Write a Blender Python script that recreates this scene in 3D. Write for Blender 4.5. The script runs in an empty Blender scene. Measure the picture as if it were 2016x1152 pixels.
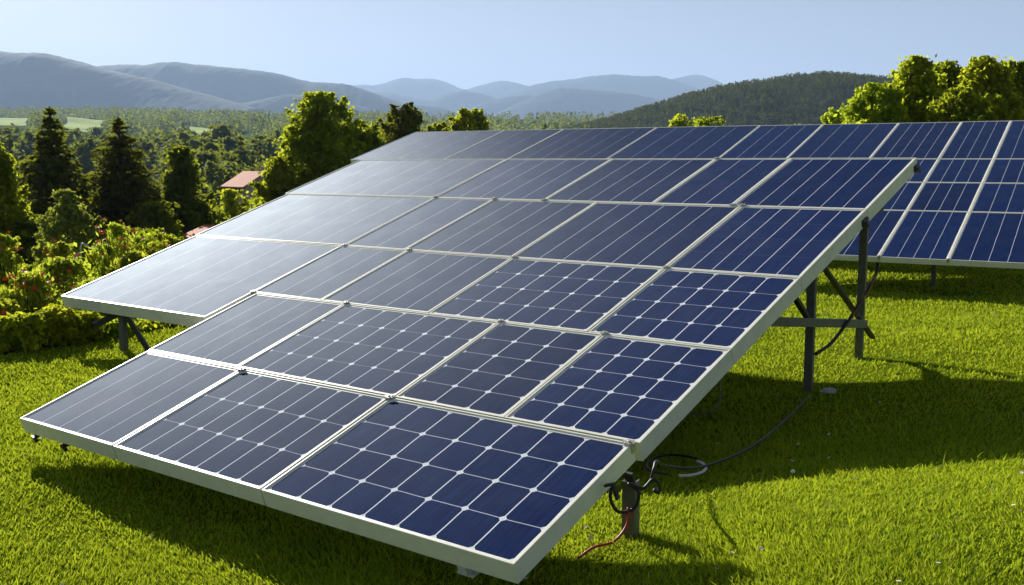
import bpy, math, random
import numpy as np
from mathutils import Vector, Matrix

SC = bpy.context.scene
COL = SC.collection
rng = np.random.default_rng(7)
random.seed(7)

# ------------------------------------------------------------------ camera, sky, sun, exposure
CAMZ = 2.0
PITCH = math.radians(7.237)
cam_d = bpy.data.cameras.new("camera")
cam_d.lens = 36.0
cam_d.sensor_width = 36.0
cam_d.clip_start = 0.05
cam_d.clip_end = 60000.0
cam = bpy.data.objects.new("camera", cam_d)
COL.objects.link(cam)
cam.location = (0, 0, CAMZ)
cam.rotation_euler = (math.radians(90) - PITCH, 0, 0)
SC.camera = cam

U = Vector((0.79540455, -0.60607887, 0.0))            # along the panel rows
V = Vector((0.57715678, 0.75744783, 0.30522588))      # up the panel slope
N = Vector((-0.18499096, -0.24277806, 0.95227998))
W = Vector((0.60607887, 0.79540455, 0.0))
SHADE_U, SHADE_W = 2.17, -0.90                          # shadow run per metre of height
SUN = (-SHADE_U * U - SHADE_W * W + Vector((0, 0, 1))).normalized()
SUN_EL = math.asin(SUN.z)
SUN_AZ = math.atan2(SUN.x, SUN.y)

sun_d = bpy.data.lights.new("sun", 'SUN')
sun_d.energy = 5.0
sun_d.angle = math.radians(0.5)
sun_d.color = (1.0, 0.96, 0.88)
sun = bpy.data.objects.new("sun", sun_d)
COL.objects.link(sun)
sun.rotation_euler = (-SUN).to_track_quat('-Z', 'Y').to_euler()

world = bpy.data.worlds.new("World")
SC.world = world
world.use_nodes = True
wn = world.node_tree
wn.nodes.clear()
w_out = wn.nodes.new('ShaderNodeOutputWorld')
w_bg = wn.nodes.new('ShaderNodeBackground')
w_sky = wn.nodes.new('ShaderNodeTexSky')
w_sky.sky_type = 'NISHITA'
w_sky.sun_disc = False
w_sky.sun_elevation = SUN_EL
w_sky.sun_rotation = SUN_AZ
w_sky.altitude = 300.0
w_sky.air_density = 0.3
w_sky.dust_density = 0.3
w_sky.ozone_density = 0.5
w_bg.inputs['Strength'].default_value = 0.05
w_hs = wn.nodes.new('ShaderNodeHueSaturation')
w_hs.inputs['Saturation'].default_value = 0.45
wn.links.new(w_sky.outputs[0], w_hs.inputs['Color'])
wn.links.new(w_hs.outputs[0], w_bg.inputs[0])
wn.links.new(w_bg.outputs[0], w_out.inputs[0])

SC.view_settings.view_transform = 'Standard'
SC.view_settings.look = 'None'
SC.view_settings.gamma = 1.0
SC.view_settings.exposure = 1.17
SC.render.engine = 'CYCLES'
SC.cycles.max_bounces = 6
SC.cycles.diffuse_bounces = 4
SC.cycles.transparent_max_bounces = 6
SC.cycles.volume_bounces = 0
SC.cycles.use_denoising = True

# ------------------------------------------------------------------ helpers
FPX = 2016.0
def bearing(px, py=300.0):
    """Sideways metres per metre ahead for a spot of the photograph."""
    return (px - 1008.0) / (FPX * math.cos(PITCH) + (576.0 - py) * math.sin(PITCH))
def height_at(py, dist):
    """World height seen on a row of the photograph at a distance ahead."""
    a = math.atan2(576.0 - py, FPX) - PITCH
    return CAMZ + dist * math.tan(a)

def link(o, parent=None):
    COL.objects.link(o)
    if parent is not None:
        o.parent = parent
    return o
def tag(o, label=None, cat=None, group=None, kind=None):
    if label: o["label"] = label
    if cat: o["category"] = cat
    if group: o["group"] = group
    if kind: o["kind"] = kind
    return o
def empty(name, loc, rot=None):
    o = bpy.data.objects.new(name, None)
    o.empty_display_size = 0.2
    COL.objects.link(o)
    o.location = loc
    if rot is not None:
        o.rotation_euler = rot
    return o
def mesh_obj(name, verts, faces, mats, parent=None, smooth=False, midx=None):
    me = bpy.data.meshes.new(name)
    me.from_pydata([tuple(v) for v in verts], [], faces)
    for m in (mats if isinstance(mats, (list, tuple)) else [mats]):
        me.materials.append(m)
    if midx is not None:
        me.polygons.foreach_set("material_index", midx)
    if smooth:
        me.polygons.foreach_set("use_smooth", [True] * len(me.polygons))
    me.update()
    return link(bpy.data.objects.new(name, me), parent)
def array_mesh(name, co, faces, mat, smooth=False):
    """Mesh from numpy arrays; faces is (n, k) with one k."""
    me = bpy.data.meshes.new(name)
    co = np.ascontiguousarray(co, dtype=np.float32)
    faces = np.ascontiguousarray(faces, dtype=np.int32)
    n, k = faces.shape
    me.vertices.add(len(co)); me.vertices.foreach_set("co", co.ravel())
    me.loops.add(n * k); me.loops.foreach_set("vertex_index", faces.ravel())
    me.polygons.add(n)
    me.polygons.foreach_set("loop_start", np.arange(0, n * k, k, dtype=np.int32))
    me.polygons.foreach_set("loop_total", np.full(n, k, dtype=np.int32))
    if smooth:
        me.polygons.foreach_set("use_smooth", np.ones(n, dtype=bool))
    me.materials.append(mat)
    me.update(calc_edges=True)
    return me
def copy_tree(o, parent=None):
    c = o.copy()
    COL.objects.link(c)
    c.parent = parent
    if parent is not None:
        c.matrix_parent_inverse = o.matrix_parent_inverse
    for ch in list(o.children):
        copy_tree(ch, c)
    return c

class MB:
    """Collects boxes, bars and tubes into one mesh."""
    def __init__(s):
        s.v, s.f = [], []
    def add(s, vs, fs):
        b = len(s.v)
        s.v += [tuple(v) for v in vs]
        s.f += [tuple(i + b for i in f) for f in fs]
    def hexa(s, p):
        s.add(p, [(0, 3, 2, 1), (4, 5, 6, 7), (0, 1, 5, 4), (1, 2, 6, 5), (2, 3, 7, 6), (3, 0, 4, 7)])
    def box(s, lo, hi):
        x0, y0, z0 = lo; x1, y1, z1 = hi
        s.hexa([(x0, y0, z0), (x1, y0, z0), (x1, y1, z0), (x0, y1, z0), (x0, y0, z1), (x1, y0, z1), (x1, y1, z1), (x0, y1, z1)])
    def bar(s, a, b, w, h, side=None):
        a, b = Vector(a), Vector(b)
        d = (b - a).normalized()
        r = Vector(side) if side is not None else (Vector((0, 0, 1)) if abs(d.z) < .9 else Vector((0, 1, 0)))
        x = d.cross(r).normalized(); y = x.cross(d).normalized()
        p = []
        for c in (a, b):
            for sx, sy in ((-1, -1), (1, -1), (1, 1), (-1, 1)):
                p.append(c + x * sx * w / 2 + y * sy * h / 2)
        s.hexa(p)
    def channel(s, a, b, w, h, t, side):
        """Open C-section."""
        a, b = Vector(a), Vector(b)
        d = (b - a).normalized()
        x = d.cross(Vector(side)).normalized(); y = x.cross(d).normalized()
        s.bar(a + y * (h / 2 - t / 2), b + y * (h / 2 - t / 2), w, t, y)
        for sg in (-1, 1):
            o = x * sg * (w / 2 - t / 2) - y * (t / 2 + .0005)
            s.bar(a + o, b + o, t, h - t - .001, y)
    def tube(s, pts, r, n=8, cap=True):
        pts = [Vector(p) for p in pts]
        rs = r if isinstance(r, (list, tuple)) else [r] * len(pts)
        b = len(s.v)
        px = None
        for i, p in enumerate(pts):
            d = (pts[min(i + 1, len(pts) - 1)] - pts[max(i - 1, 0)]).normalized()
            if px is None:
                px = d.orthogonal().normalized()
            px = (px - d * px.dot(d)).normalized()
            py = d.cross(px)
            for k in range(n):
                a = 2 * math.pi * k / n
                s.v.append(tuple(p + (px * math.cos(a) + py * math.sin(a)) * rs[i]))
        for i in range(len(pts) - 1):
            for k in range(n):
                s.f.append((b + i * n + k, b + i * n + (k + 1) % n, b + (i + 1) * n + (k + 1) % n, b + (i + 1) * n + k))
        if cap:
            s.f.append(tuple(b + k for k in reversed(range(n))))
            s.f.append(tuple(b + (len(pts) - 1) * n + k for k in range(n)))
    def build(s, name, mat, parent=None, smooth=False, bevel=0):
        o = mesh_obj(name, s.v, s.f, mat, parent, smooth)
        if bevel:
            m = o.modifiers.new("bevel", 'BEVEL'); m.width = bevel; m.segments = 2; m.limit_method = 'ANGLE'
        return o
def spline(pts, n=10):
    P = [Vector(p) for p in pts]
    P = [P[0] * 2 - P[1]] + P + [P[-1] * 2 - P[-2]]
    out = []
    for i in range(1, len(P) - 2):
        for k in range(n):
            t = k / n
            a, b, c, d = P[i - 1], P[i], P[i + 1], P[i + 2]
            out.append(.5 * (2 * b + (c - a) * t + (2 * a - 5 * b + 4 * c - d) * t * t + (3 * b - a - 3 * c + d) * t ** 3))
    out.append(P[-2])
    return out

# smooth value noise in numpy
def _hash(ix, iy, seed):
    h = (ix.astype(np.int64) * 374761393 + iy.astype(np.int64) * 668265263 + seed * 974711) & 0x7fffffff
    h = ((h ^ (h >> 13)) * 1274126177) & 0x7fffffff
    return ((h ^ (h >> 16)) & 0xffff) / 65535.0
def vnoise(x, y, seed=0):
    x = np.asarray(x, float); y = np.asarray(y, float)
    ix, iy = np.floor(x), np.floor(y)
    fx, fy = x - ix, y - iy
    fx = fx * fx * (3 - 2 * fx); fy = fy * fy * (3 - 2 * fy)
    a = _hash(ix, iy, seed); b = _hash(ix + 1, iy, seed); c = _hash(ix, iy + 1, seed); d = _hash(ix + 1, iy + 1, seed)
    return (a * (1 - fx) + b * fx) * (1 - fy) + (c * (1 - fx) + d * fx) * fy
def fbm(x, y, oct=4, seed=0):
    s, a, t = 0, 1, 0
    for o in range(oct):
        s = s + a * vnoise(x * 2 ** o, y * 2 ** o, seed + o); t += a; a *= .5
    return s / t

# ------------------------------------------------------------------ materials
def new_mat(name):
    m = bpy.data.materials.new(name)
    m.use_nodes = True
    nt = m.node_tree
    nt.nodes.clear()
    out = nt.nodes.new('ShaderNodeOutputMaterial')
    return m, nt, out
def node(nt, t, **kw):
    n = nt.nodes.new(t)
    for k, v in kw.items():
        if k.startswith('i_'):
            n.inputs[k[2:].replace('_', ' ')].default_value = v
        else:
            setattr(n, k, v)
    return n
def math_n(nt, op, a, b=None, c=None):
    n = nt.nodes.new('ShaderNodeMath'); n.operation = op
    for i, x in enumerate((a, b, c)):
        if x is None: continue
        if isinstance(x, (int, float)): n.inputs[i].default_value = x
        else: nt.links.new(x, n.inputs[i])
    return n.outputs[0]
def mix_col(nt, fac, a, b, mode='MIX'):
    n = nt.nodes.new('ShaderNodeMix'); n.data_type = 'RGBA'; n.blend_type = mode
    for s, x in ((n.inputs[0], fac), (n.inputs[6], a), (n.inputs[7], b)):
        if isinstance(x, (int, float)): s.default_value = x
        elif isinstance(x, tuple): s.default_value = (*x, 1.0)
        else: nt.links.new(x, s)
    return n.outputs[2]
def noise_n(nt, scale, detail=3, coord=None, rough=.55):
    n = nt.nodes.new('ShaderNodeTexNoise'); n.inputs['Scale'].default_value = scale
    n.inputs['Detail'].default_value = detail; n.inputs['Roughness'].default_value = rough
    if coord is not None: nt.links.new(coord, n.inputs['Vector'])
    return n.outputs['Fac']
def ramp(nt, fac, lo, hi):
    n = nt.nodes.new('ShaderNodeMapRange'); n.inputs[1].default_value = lo; n.inputs[2].default_value = hi
    nt.links.new(fac, n.inputs[0]); return n.outputs[0]
def obj_coord(nt):
    return nt.nodes.new('ShaderNodeTexCoord').outputs['Object']

def worn_mat(name, base, dirt, rough=.5, metal=0.0, amount=.35, scale=9.0, spec=.4):
    m, nt, out = new_mat(name)
    p = node(nt, 'ShaderNodeBsdfPrincipled', i_Roughness=rough, i_Metallic=metal)
    p.inputs['Specular IOR Level'].default_value = spec
    c = obj_coord(nt)
    f = math_n(nt, 'MULTIPLY', ramp(nt, noise_n(nt, scale, 5, c, .65), .45, .75), amount)
    nt.links.new(mix_col(nt, f, base, dirt), p.inputs['Base Color'])
    f2 = noise_n(nt, scale * 6, 3, c)
    nt.links.new(ramp(nt, f2, -.6, 1.6), p.inputs['Roughness']) if rough is None else None
    b = node(nt, 'ShaderNodeBump', i_Strength=.08, i_Distance=.004)
    nt.links.new(f2, b.inputs['Height']); nt.links.new(b.outputs[0], p.inputs['Normal'])
    nt.links.new(p.outputs[0], out.inputs['Surface'])
    return m

def leaf_mat(name, dark, light, trans=.35, warm=None, patchy=None):
    m, nt, out = new_mat(name)
    g = node(nt, 'ShaderNodeNewGeometry')
    oi = node(nt, 'ShaderNodeObjectInfo')
    r = g.outputs['Random Per Island']
    col = mix_col(nt, math_n(nt, 'POWER', r, 1.3), dark, light)
    if warm:
        col = mix_col(nt, math_n(nt, 'MULTIPLY', math_n(nt, 'GREATER_THAN', math_n(nt, 'FRACT', math_n(nt, 'MULTIPLY', r, 17.3)), .82), .7), col, warm)
    if patchy:
        col = mix_col(nt, ramp(nt, noise_n(nt, 1.1, 4, g.outputs['Position'], .6), .42, .66), col, patchy, 'MULTIPLY')
    hs = node(nt, 'ShaderNodeHueSaturation')
    nt.links.new(col, hs.inputs['Color'])
    nt.links.new(math_n(nt, 'ADD', math_n(nt, 'MULTIPLY', oi.outputs['Random'], .05), .475), hs.inputs['Hue'])
    nt.links.new(math_n(nt, 'ADD', math_n(nt, 'MULTIPLY', oi.outputs['Random'], .3), .85), hs.inputs['Value'])
    p = node(nt, 'ShaderNodeBsdfPrincipled', i_Roughness=.8)
    p.inputs['Specular IOR Level'].default_value = .04
    t = node(nt, 'ShaderNodeBsdfTranslucent')
    nt.links.new(hs.outputs[0], p.inputs['Base Color'])
    nt.links.new(mix_col(nt, .6, hs.outputs[0], (.55, .60, .03)), t.inputs['Color'])
    mx = node(nt, 'ShaderNodeMixShader'); mx.inputs[0].default_value = trans
    nt.links.new(p.outputs[0], mx.inputs[1]); nt.links.new(t.outputs[0], mx.inputs[2])
    nt.links.new(mx.outputs[0], out.inputs['Surface'])
    return m

M = {}
M['frame'] = worn_mat('painted_frame', (.84, .82, .70), (.50, .47, .36), .42, 0, .3, 7)
M['steel'] = worn_mat('galvanised_steel', (.17, .17, .155), (.08, .075, .06), .55, .35, .6, 14)
M['dark_steel'] = worn_mat('dark_steel', (.05, .05, .048), (.025, .022, .02), .5, .3, .6, 18)
M['clamp'] = worn_mat('clamp_metal', (.50, .49, .45), (.12, .11, .10), .4, .5, .7, 60)
M['rubber'] = worn_mat('black_rubber', (.018, .018, .018), (.05, .045, .04), .5, 0, .4, 40)
M['red_rubber'] = worn_mat('red_rubber', (.42, .03, .03), (.15, .02, .02), .45, 0, .4, 40)
M['orange_rubber'] = worn_mat('orange_rubber', (.30, .08, .02), (.1, .03, .01), .5, 0, .4, 40)
M['white_plastic'] = worn_mat('white_plastic', (.62, .64, .64), (.3, .3, .26), .45, 0, .4, 30)
M['back'] = worn_mat('back_sheet', (.45, .45, .44), (.3, .3, .28), .6, 0, .3, 5)
M['bark'] = worn_mat('bark', (.075, .055, .035), (.03, .022, .015), .9, 0, .8, 6, .1)
M['roof'] = worn_mat('roof_tile', (.50, .13, .04), (.36, .09, .04), .8, 0, .6, 1.5, .2)
M['wall'] = worn_mat('house_wall', (.50, .38, .32), (.30, .22, .18), .85, 0, .5, 1.0, .2)
M['glass'] = worn_mat('window_glass', (.03, .035, .04), (.05, .05, .05), .12, 0, .3, 2)
M['stone'] = worn_mat('pale_stone', (.45, .45, .43), (.25, .25, .22), .8, 0, .5, 30)
M['leaf_spring'] = leaf_mat('leaf_spring', (.20, .26, .010), (.48, .50, .02), .74)
M['leaf_green'] = leaf_mat('leaf_green', (.12, .17, .012), (.31, .36, .02), .70)
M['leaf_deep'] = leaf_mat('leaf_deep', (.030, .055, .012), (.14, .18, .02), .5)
M['leaf_olive'] = leaf_mat('leaf_olive', (.15, .18, .05), (.29, .33, .10), .45)
M['leaf_rust'] = leaf_mat('leaf_rust', (.06, .065, .014), (.12, .10, .022), .35)
M['needle'] = leaf_mat('needle', (.024, .036, .011), (.12, .115, .03), .3, (.075, .055, .022))
M['hedge'] = leaf_mat('hedge_leaf', (.24, .31, .014), (.50, .54, .022), .70)
M['rose_leaf'] = leaf_mat('rose_leaf', (.19, .27, .022), (.46, .52, .06), .70, (.16, .10, .03))
M['wood'] = leaf_mat('far_leaf', (.028, .062, .028), (.085, .14, .045), .32)
M['fir'] = leaf_mat('far_needle', (.012, .038, .013), (.036, .078, .020), .15)
M['grass'] = leaf_mat('grass_blade', (.16, .25, .006), (.46, .54, .014), .42, (.30, .28, .06), (.60, .74, .6))
def petal(name, a, b):
    return worn_mat(name, a, b, .6, 0, .6, 40, .2)
M['petal_red'] = petal('petal_red', (.72, .13, .05), (.55, .06, .03))
M['petal_orange'] = petal('petal_orange', (.80, .32, .08), (.70, .18, .05))
M['petal_pink'] = petal('petal_pink', (.65, .26, .22), (.55, .14, .10))
M['petal_yellow'] = petal('petal_yellow', (.70, .45, .04), (.6, .3, .02))
M['daisy'] = petal('daisy_petal', (.80, .80, .76), (.7, .7, .6))

def cell_mat():
    m, nt, out = new_mat('solar_cells')
    L = nt.links.new
    uv = node(nt, 'ShaderNodeUVMap', uv_map='cells')
    sep = node(nt, 'ShaderNodeSeparateXYZ'); L(uv.outputs[0], sep.inputs[0])
    cw = node(nt, 'ShaderNodeAttribute', attribute_name='cell_w').outputs['Fac']
    chh = node(nt, 'ShaderNodeAttribute', attribute_name='cell_h').outputs['Fac']
    cross = node(nt, 'ShaderNodeAttribute', attribute_name='cross').outputs['Fac']
    oc = obj_coord(nt)
    wob = math_n(nt, 'MULTIPLY', math_n(nt, 'SUBTRACT', noise_n(nt, 2.2, 2, oc), .5), .06)
    def edge(x, size):
        f = math_n(nt, 'FRACT', x)
        return math_n(nt, 'MULTIPLY', math_n(nt, 'MINIMUM', f, math_n(nt, 'SUBTRACT', 1.0, f)), size)
    dx = edge(math_n(nt, 'ADD', sep.outputs[0], wob), cw)
    dy = edge(math_n(nt, 'ADD', sep.outputs[1], wob), chh)
    lwid = math_n(nt, 'ADD', math_n(nt, 'MULTIPLY', cross, .0010), .0027)
    lv = math_n(nt, 'MULTIPLY', math_n(nt, 'LESS_THAN', dx, lwid), math_n(nt, 'ADD', math_n(nt, 'MULTIPLY', cross, .25), .75))
    lh = math_n(nt, 'MULTIPLY', ramp(nt, dy, .0030, .0016), math_n(nt, 'MULTIPLY', math_n(nt, 'MULTIPLY', cross, cross), .75))
    dia = math_n(nt, 'MULTIPLY', ramp(nt, math_n(nt, 'ADD', dx, dy), .0255, .0205), math_n(nt, 'GREATER_THAN', cross, .5))
    line = math_n(nt, 'MAXIMUM', lv, math_n(nt, 'MAXIMUM', lh, dia))
    # fine finger streaks along the slope, cell to cell tone, dust
    mp = node(nt, 'ShaderNodeMapping'); mp.inputs['Scale'].default_value = (105, 2.6, 1)
    L(oc, mp.inputs['Vector'])
    streak = noise_n(nt, 1.0, 3, mp.outputs[0], .7)
    cell = node(nt, 'ShaderNodeTexWhiteNoise', noise_dimensions='3D')
    fl = node(nt, 'ShaderNodeVectorMath', operation='FLOOR'); L(uv.outputs[0], fl.inputs[0]); L(fl.outputs[0], cell.inputs['Vector'])
    col = mix_col(nt, ramp(nt, streak, .36, .74), (.0022, .0095, .052), (.0105, .0330, .138))
    col = mix_col(nt, math_n(nt, 'MULTIPLY', cell.outputs['Value'], .35), col, (.008, .016, .07))
    oi = node(nt, 'ShaderNodeObjectInfo')
    hs = node(nt, 'ShaderNodeHueSaturation'); L(col, hs.inputs['Color'])
    L(math_n(nt, 'ADD', math_n(nt, 'MULTIPLY', oi.outputs['Random'], .35), .85), hs.inputs['Value'])
    dust = math_n(nt, 'MULTIPLY', ramp(nt, noise_n(nt, 3.0, 5, oc, .7), .4, .8), .035)
    col = mix_col(nt, dust, hs.outputs[0], (.35, .36, .38))
    col = mix_col(nt, line, col, (.74, .77, .82))
    p = node(nt, 'ShaderNodeBsdfPrincipled', i_Roughness=.6)
    p.inputs['Specular IOR Level'].default_value = 0.0
    L(col, p.inputs['Base Color'])
    # dusty textured glass: a broad sheen that grows towards grazing angles
    gl = node(nt, 'ShaderNodeBsdfGlossy', distribution='BECKMANN', i_Roughness=.68)
    gl.inputs['Color'].default_value = (.80, .90, 1.0, 1)
    lw = node(nt, 'ShaderNodeLayerWeight'); lw.inputs['Blend'].default_value = .5
    fac = math_n(nt, 'MULTIPLY', math_n(nt, 'POWER', lw.outputs['Facing'], 6.0), 1.20)
    fac = math_n(nt, 'MULTIPLY', fac, ramp(nt, noise_n(nt, 2.5, 5, oc, .65), -1.8, 2.6))
    mx = node(nt, 'ShaderNodeMixShader')
    L(fac, mx.inputs[0]); L(p.outputs[0], mx.inputs[1]); L(gl.outputs[0], mx.inputs[2])
    L(mx.outputs[0], out.inputs['Surface'])
    return m
M['cells'] = cell_mat()

# ------------------------------------------------------------------ terrain
_T = [(0, -2.0), (18, -2.0), (26, -2.5), (40, -4.2), (60, -7.0), (90, -9.5), (130, -10.5), (220, -9.5), (400, -7), (560, -1), (700, 5), (1100, 28), (1600, 60), (2500, 98), (4000, 160), (9000, 330), (30000, 330)]
_LR = np.log(np.array([max(t[0], 1.0) for t in _T])); _LZ = np.array([t[1] for t in _T], float)
def ground(x, y):
    x = np.asarray(x, float); y = np.asarray(y, float)
    r = np.hypot(x, y) + 1e-6
    az = np.arctan2(x, y)
    right = 1 / (1 + np.exp(-(az + .12) / .05))
    far = np.clip((np.log(r) - math.log(60)) / math.log(4), 0, 1)
    rr = r * (1 - right * .56 * (1 - far))
    l = np.log(np.maximum(rr, 1.0))
    z = sum(np.interp(l + d, _LR, _LZ) for d in (-.12, -.06, 0, .06, .12)) / 5
    z = z + CAMZ
    z = z + .42 * np.exp(-((x - 2.3) ** 2 + (y - 4.2) ** 2) / (2 * 1.25 ** 2))
    z = z + .28 / (1 + np.exp(-(x - 3.4) / .45)) / (1 + np.exp((y - 12.0) / .8)) / (1 + np.exp((x - 12) / 1.5))
    z = z + .05 * np.exp(-((x + 3.0) ** 2 + (y - 6.3) ** 2) / (2 * 1.0 ** 2))
    z = z + (fbm(x * 1.1, y * 1.1, 3, 3) - .5) * .05 * np.clip(r / 4, 0, 1)
    z = z + (fbm(x / 90 + 9, y / 90, 4, 8) - .5) * 9 * np.clip((r - 60) / 400, 0, 1.6)
    return z
def gz(x, y):
    return float(ground(np.array([x]), np.array([y]))[0])

def ground_mat():
    m, nt, out = new_mat('ground_turf')
    L = nt.links.new
    g = node(nt, 'ShaderNodeNewGeometry')
    pos = g.outputs['Position']
    n1 = noise_n(nt, 1.3, 5, pos); n2 = noise_n(nt, 22, 4, pos, .7); n3 = noise_n(nt, .012, 5, pos)
    lawn = mix_col(nt, ramp(nt, n1, .3, .7), (.10, .145, .005), (.16, .20, .007))
    lawn = mix_col(nt, math_n(nt, 'MULTIPLY', ramp(nt, n2, .4, .7), .6), lawn, (.030, .050, .008))
    wild = mix_col(nt, ramp(nt, n3, .45, .6), (.022, .045, .012), (.09, .14, .025))
    ln = node(nt, 'ShaderNodeVectorMath', operation='LENGTH'); L(pos, ln.inputs[0])
    col = mix_col(nt, ramp(nt, ln.outputs['Value'], 40, 90), lawn, wild)
    p = node(nt, 'ShaderNodeBsdfPrincipled', i_Roughness=.9)
    p.inputs['Specular IOR Level'].default_value = 0.0
    L(col, p.inputs['Base Color'])
    b = node(nt, 'ShaderNodeBump', i_Strength=.5, i_Distance=.03)
    L(n2, b.inputs['Height']); L(b.outputs[0], p.inputs['Normal'])
    L(p.outputs[0], out.inputs['Surface'])
    return m
M['ground'] = ground_mat()

def build_ground():
    az = np.concatenate([np.linspace(-math.pi, -.62, 60, endpoint=False), np.linspace(-.62, .62, 300), np.linspace(.62, math.pi, 60)[1:]])[:-1]
    rad = np.geomspace(.6, 24000, 300)
    A, R = np.meshgrid(az, rad)
    X, Y = R * np.sin(A), R * np.cos(A)
    Z = ground(X, Y)
    co = np.stack([X, Y, Z], -1).reshape(-1, 3)
    nr, na = A.shape
    i, j = np.meshgrid(np.arange(nr - 1), np.arange(na), indexing='ij')
    j2 = (j + 1) % na
    f = np.stack([i * na + j, i * na + j2, (i + 1) * na + j2, (i + 1) * na + j], -1).reshape(-1, 4)[:, ::-1]
    co = np.vstack([co, [[0, 0, gz(0.01, 0.01)]]])
    me = array_mesh('ground', co, f, M['ground'], True)
    o = link(bpy.data.objects.new('ground', me))
    tag(o, 'green meadow slope running down into a wide wooded valley', kind='structure')
    # close the middle under the camera
    c = len(co) - 1
    import bmesh
    bm = bmesh.new(); bm.from_mesh(me); bm.verts.ensure_lookup_table()
    for k in range(na):
        bm.faces.new((bm.verts[c], bm.verts[(k + 1) % na], bm.verts[k]))
    bmesh.ops.recalc_face_normals(bm, faces=bm.faces)
    bm.to_mesh(me); bm.free()
build_ground()

# ------------------------------------------------------------------ hills
def hill_mat(name, dark, light, patch, scale, patch_amt=.0):
    m, nt, out = new_mat(name)
    L = nt.links.new
    pos = node(nt, 'ShaderNodeNewGeometry').outputs['Position']
    a = noise_n(nt, scale, 6, pos, .75); b = noise_n(nt, scale * .06, 5, pos, .6); c = noise_n(nt, scale * .022, 3, pos, .5)
    col = mix_col(nt, ramp(nt, a, .38, .62), dark, light)
    col = mix_col(nt, math_n(nt, 'MULTIPLY', ramp(nt, b, .4, .65), .45), col, dark)
    col = mix_col(nt, math_n(nt, 'MULTIPLY', ramp(nt, c, .66, .70), patch_amt), col, patch)
    p = node(nt, 'ShaderNodeBsdfPrincipled', i_Roughness=.95)
    p.inputs['Specular IOR Level'].default_value = .05
    L(col, p.inputs['Base Color']); L(p.outputs[0], out.inputs['Surface'])
    return m
M['hill_near'] = hill_mat('hill_near', (.014, .030, .012), (.045, .065, .020), (.16, .18, .06), .10, .35)
M['hill_far'] = hill_mat('hill_far', (.008, .020, .014), (.024, .042, .024), (.16, .16, .09), .035, .5)

def hill(label, pts, D, depth, mat, seed, rough=1.0, base_py=262):
    pts = sorted(pts)
    xs = np.array([p[0] for p in pts], float); ys = np.array([p[1] for p in pts], float)
    nx = int((xs[-1] - xs[0]) / 3.0) + 2
    X = np.linspace(xs[0], xs[-1], nx)
    Ysil = sum(np.interp(X + d, xs, ys) for d in (-9, -4, 0, 4, 9)) / 5
    top = np.array([height_at(y, D) for y in Ysil])
    ny = 70
    vs = np.linspace(-1, 1, ny)
    bx = np.array([bearing(x) for x in X])
    co = np.zeros((ny, nx, 3))
    base = height_at(base_py + 25, D) - 20
    for j, v in enumerate(vs):
        y = D + v * depth
        prof = (math.cos(v * math.pi) * .5 + .5) ** .8
        x = bx * D
        yy = np.full(nx, y)
        spur = (np.abs(fbm(x / (depth * .55) + seed, yy / (depth * .9), 3, seed) - .5) * 2)
        amp = (top - base)
        z = base + amp * (prof - spur * .42 * (1 - prof) * prof * 1.9)
        z = z + (fbm(x / (depth * .12), yy / (depth * .12), 4, seed + 5) - .5) * amp * .035 * rough
        z = z + (fbm(x / (D * .0035), yy / (D * .0035), 2, seed + 9) - .5) * D * .0014 * rough
        co[j, :, 0] = x; co[j, :, 1] = y; co[j, :, 2] = z
    i, j = np.meshgrid(np.arange(ny - 1), np.arange(nx - 1), indexing='ij')
    f = np.stack([i * nx + j, i * nx + j + 1, (i + 1) * nx + j + 1, (i + 1) * nx + j], -1).reshape(-1, 4)
    me = array_mesh('hill', co.reshape(-1, 3), f, mat, True)
    o = link(bpy.data.objects.new('hill', me))
    tag(o, label, kind='structure')
    return co

hill('long dark blue wooded ridge falling from the left edge', [(-160, 95), (0, 102), (60, 107), (110, 106), (150, 118), (185, 128), (230, 141), (290, 153), (350, 170), (410, 186), (470, 203), (530, 222), (600, 246), (640, 262)], 4200, 900, M['hill_far'], 11)
hill('second wooded ridge with a rounded summit behind the first', [(150, 150), (215, 130), (260, 128), (300, 130), (330, 124), (358, 122), (400, 129), (460, 134), (520, 139), (570, 150), (620, 163), (690, 167), (745, 186), (800, 206), (870, 213), (905, 224), (960, 246), (1000, 262)], 5400, 1000, M['hill_far'], 23)
hill('low wooded spur at the foot of the second ridge', [(360, 250), (450, 212), (520, 196), (570, 186), (630, 190), (700, 206), (760, 222), (830, 246), (880, 262)], 4700, 500, M['hill_far'], 31)
hill('palest blue mountain chain on the skyline', [(640, 175), (700, 167), (745, 168), (795, 153), (825, 156), (850, 155), (880, 162), (915, 178), (950, 168), (985, 159), (1010, 162), (1040, 170), (1120, 176), (1200, 168), (1300, 160), (1340, 152), (1365, 147), (1390, 152), (1415, 164), (1470, 190), (1540, 230)], 11500, 1500, M['hill_far'], 41, .6)
hill('pale blue mountain with twin tops right of the middle', [(900, 226), (960, 196), (1010, 180), (1060, 165), (1110, 158), (1160, 151), (1205, 146), (1235, 149), (1265, 151), (1290, 149), (1325, 158), (1370, 176), (1430, 205), (1500, 240)], 9600, 1200, M['hill_far'], 53, .7)
hill('pale blue middle hill with a notch at the skyline gap', [(700, 196), (745, 181), (775, 183), (820, 194), (850, 196), (880, 184), (918, 177), (950, 186), (1000, 200), (1060, 226), (1100, 250)], 8600, 1000, M['hill_far'], 61, .8)
hill('rounded blue foothill in front of the middle hills', [(840, 250), (900, 222), (950, 203), (1000, 190), (1045, 189), (1080, 196), (1130, 222), (1180, 246)], 7600, 700, M['hill_far'], 71)
hill('broad blue hill with a bare quarry patch', [(930, 248), (1000, 212), (1050, 190), (1085, 178), (1105, 174), (1150, 177), (1200, 180), (1255, 187), (1300, 200), (1360, 226), (1420, 250)], 7000, 800, M['hill_far'], 83)
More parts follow.
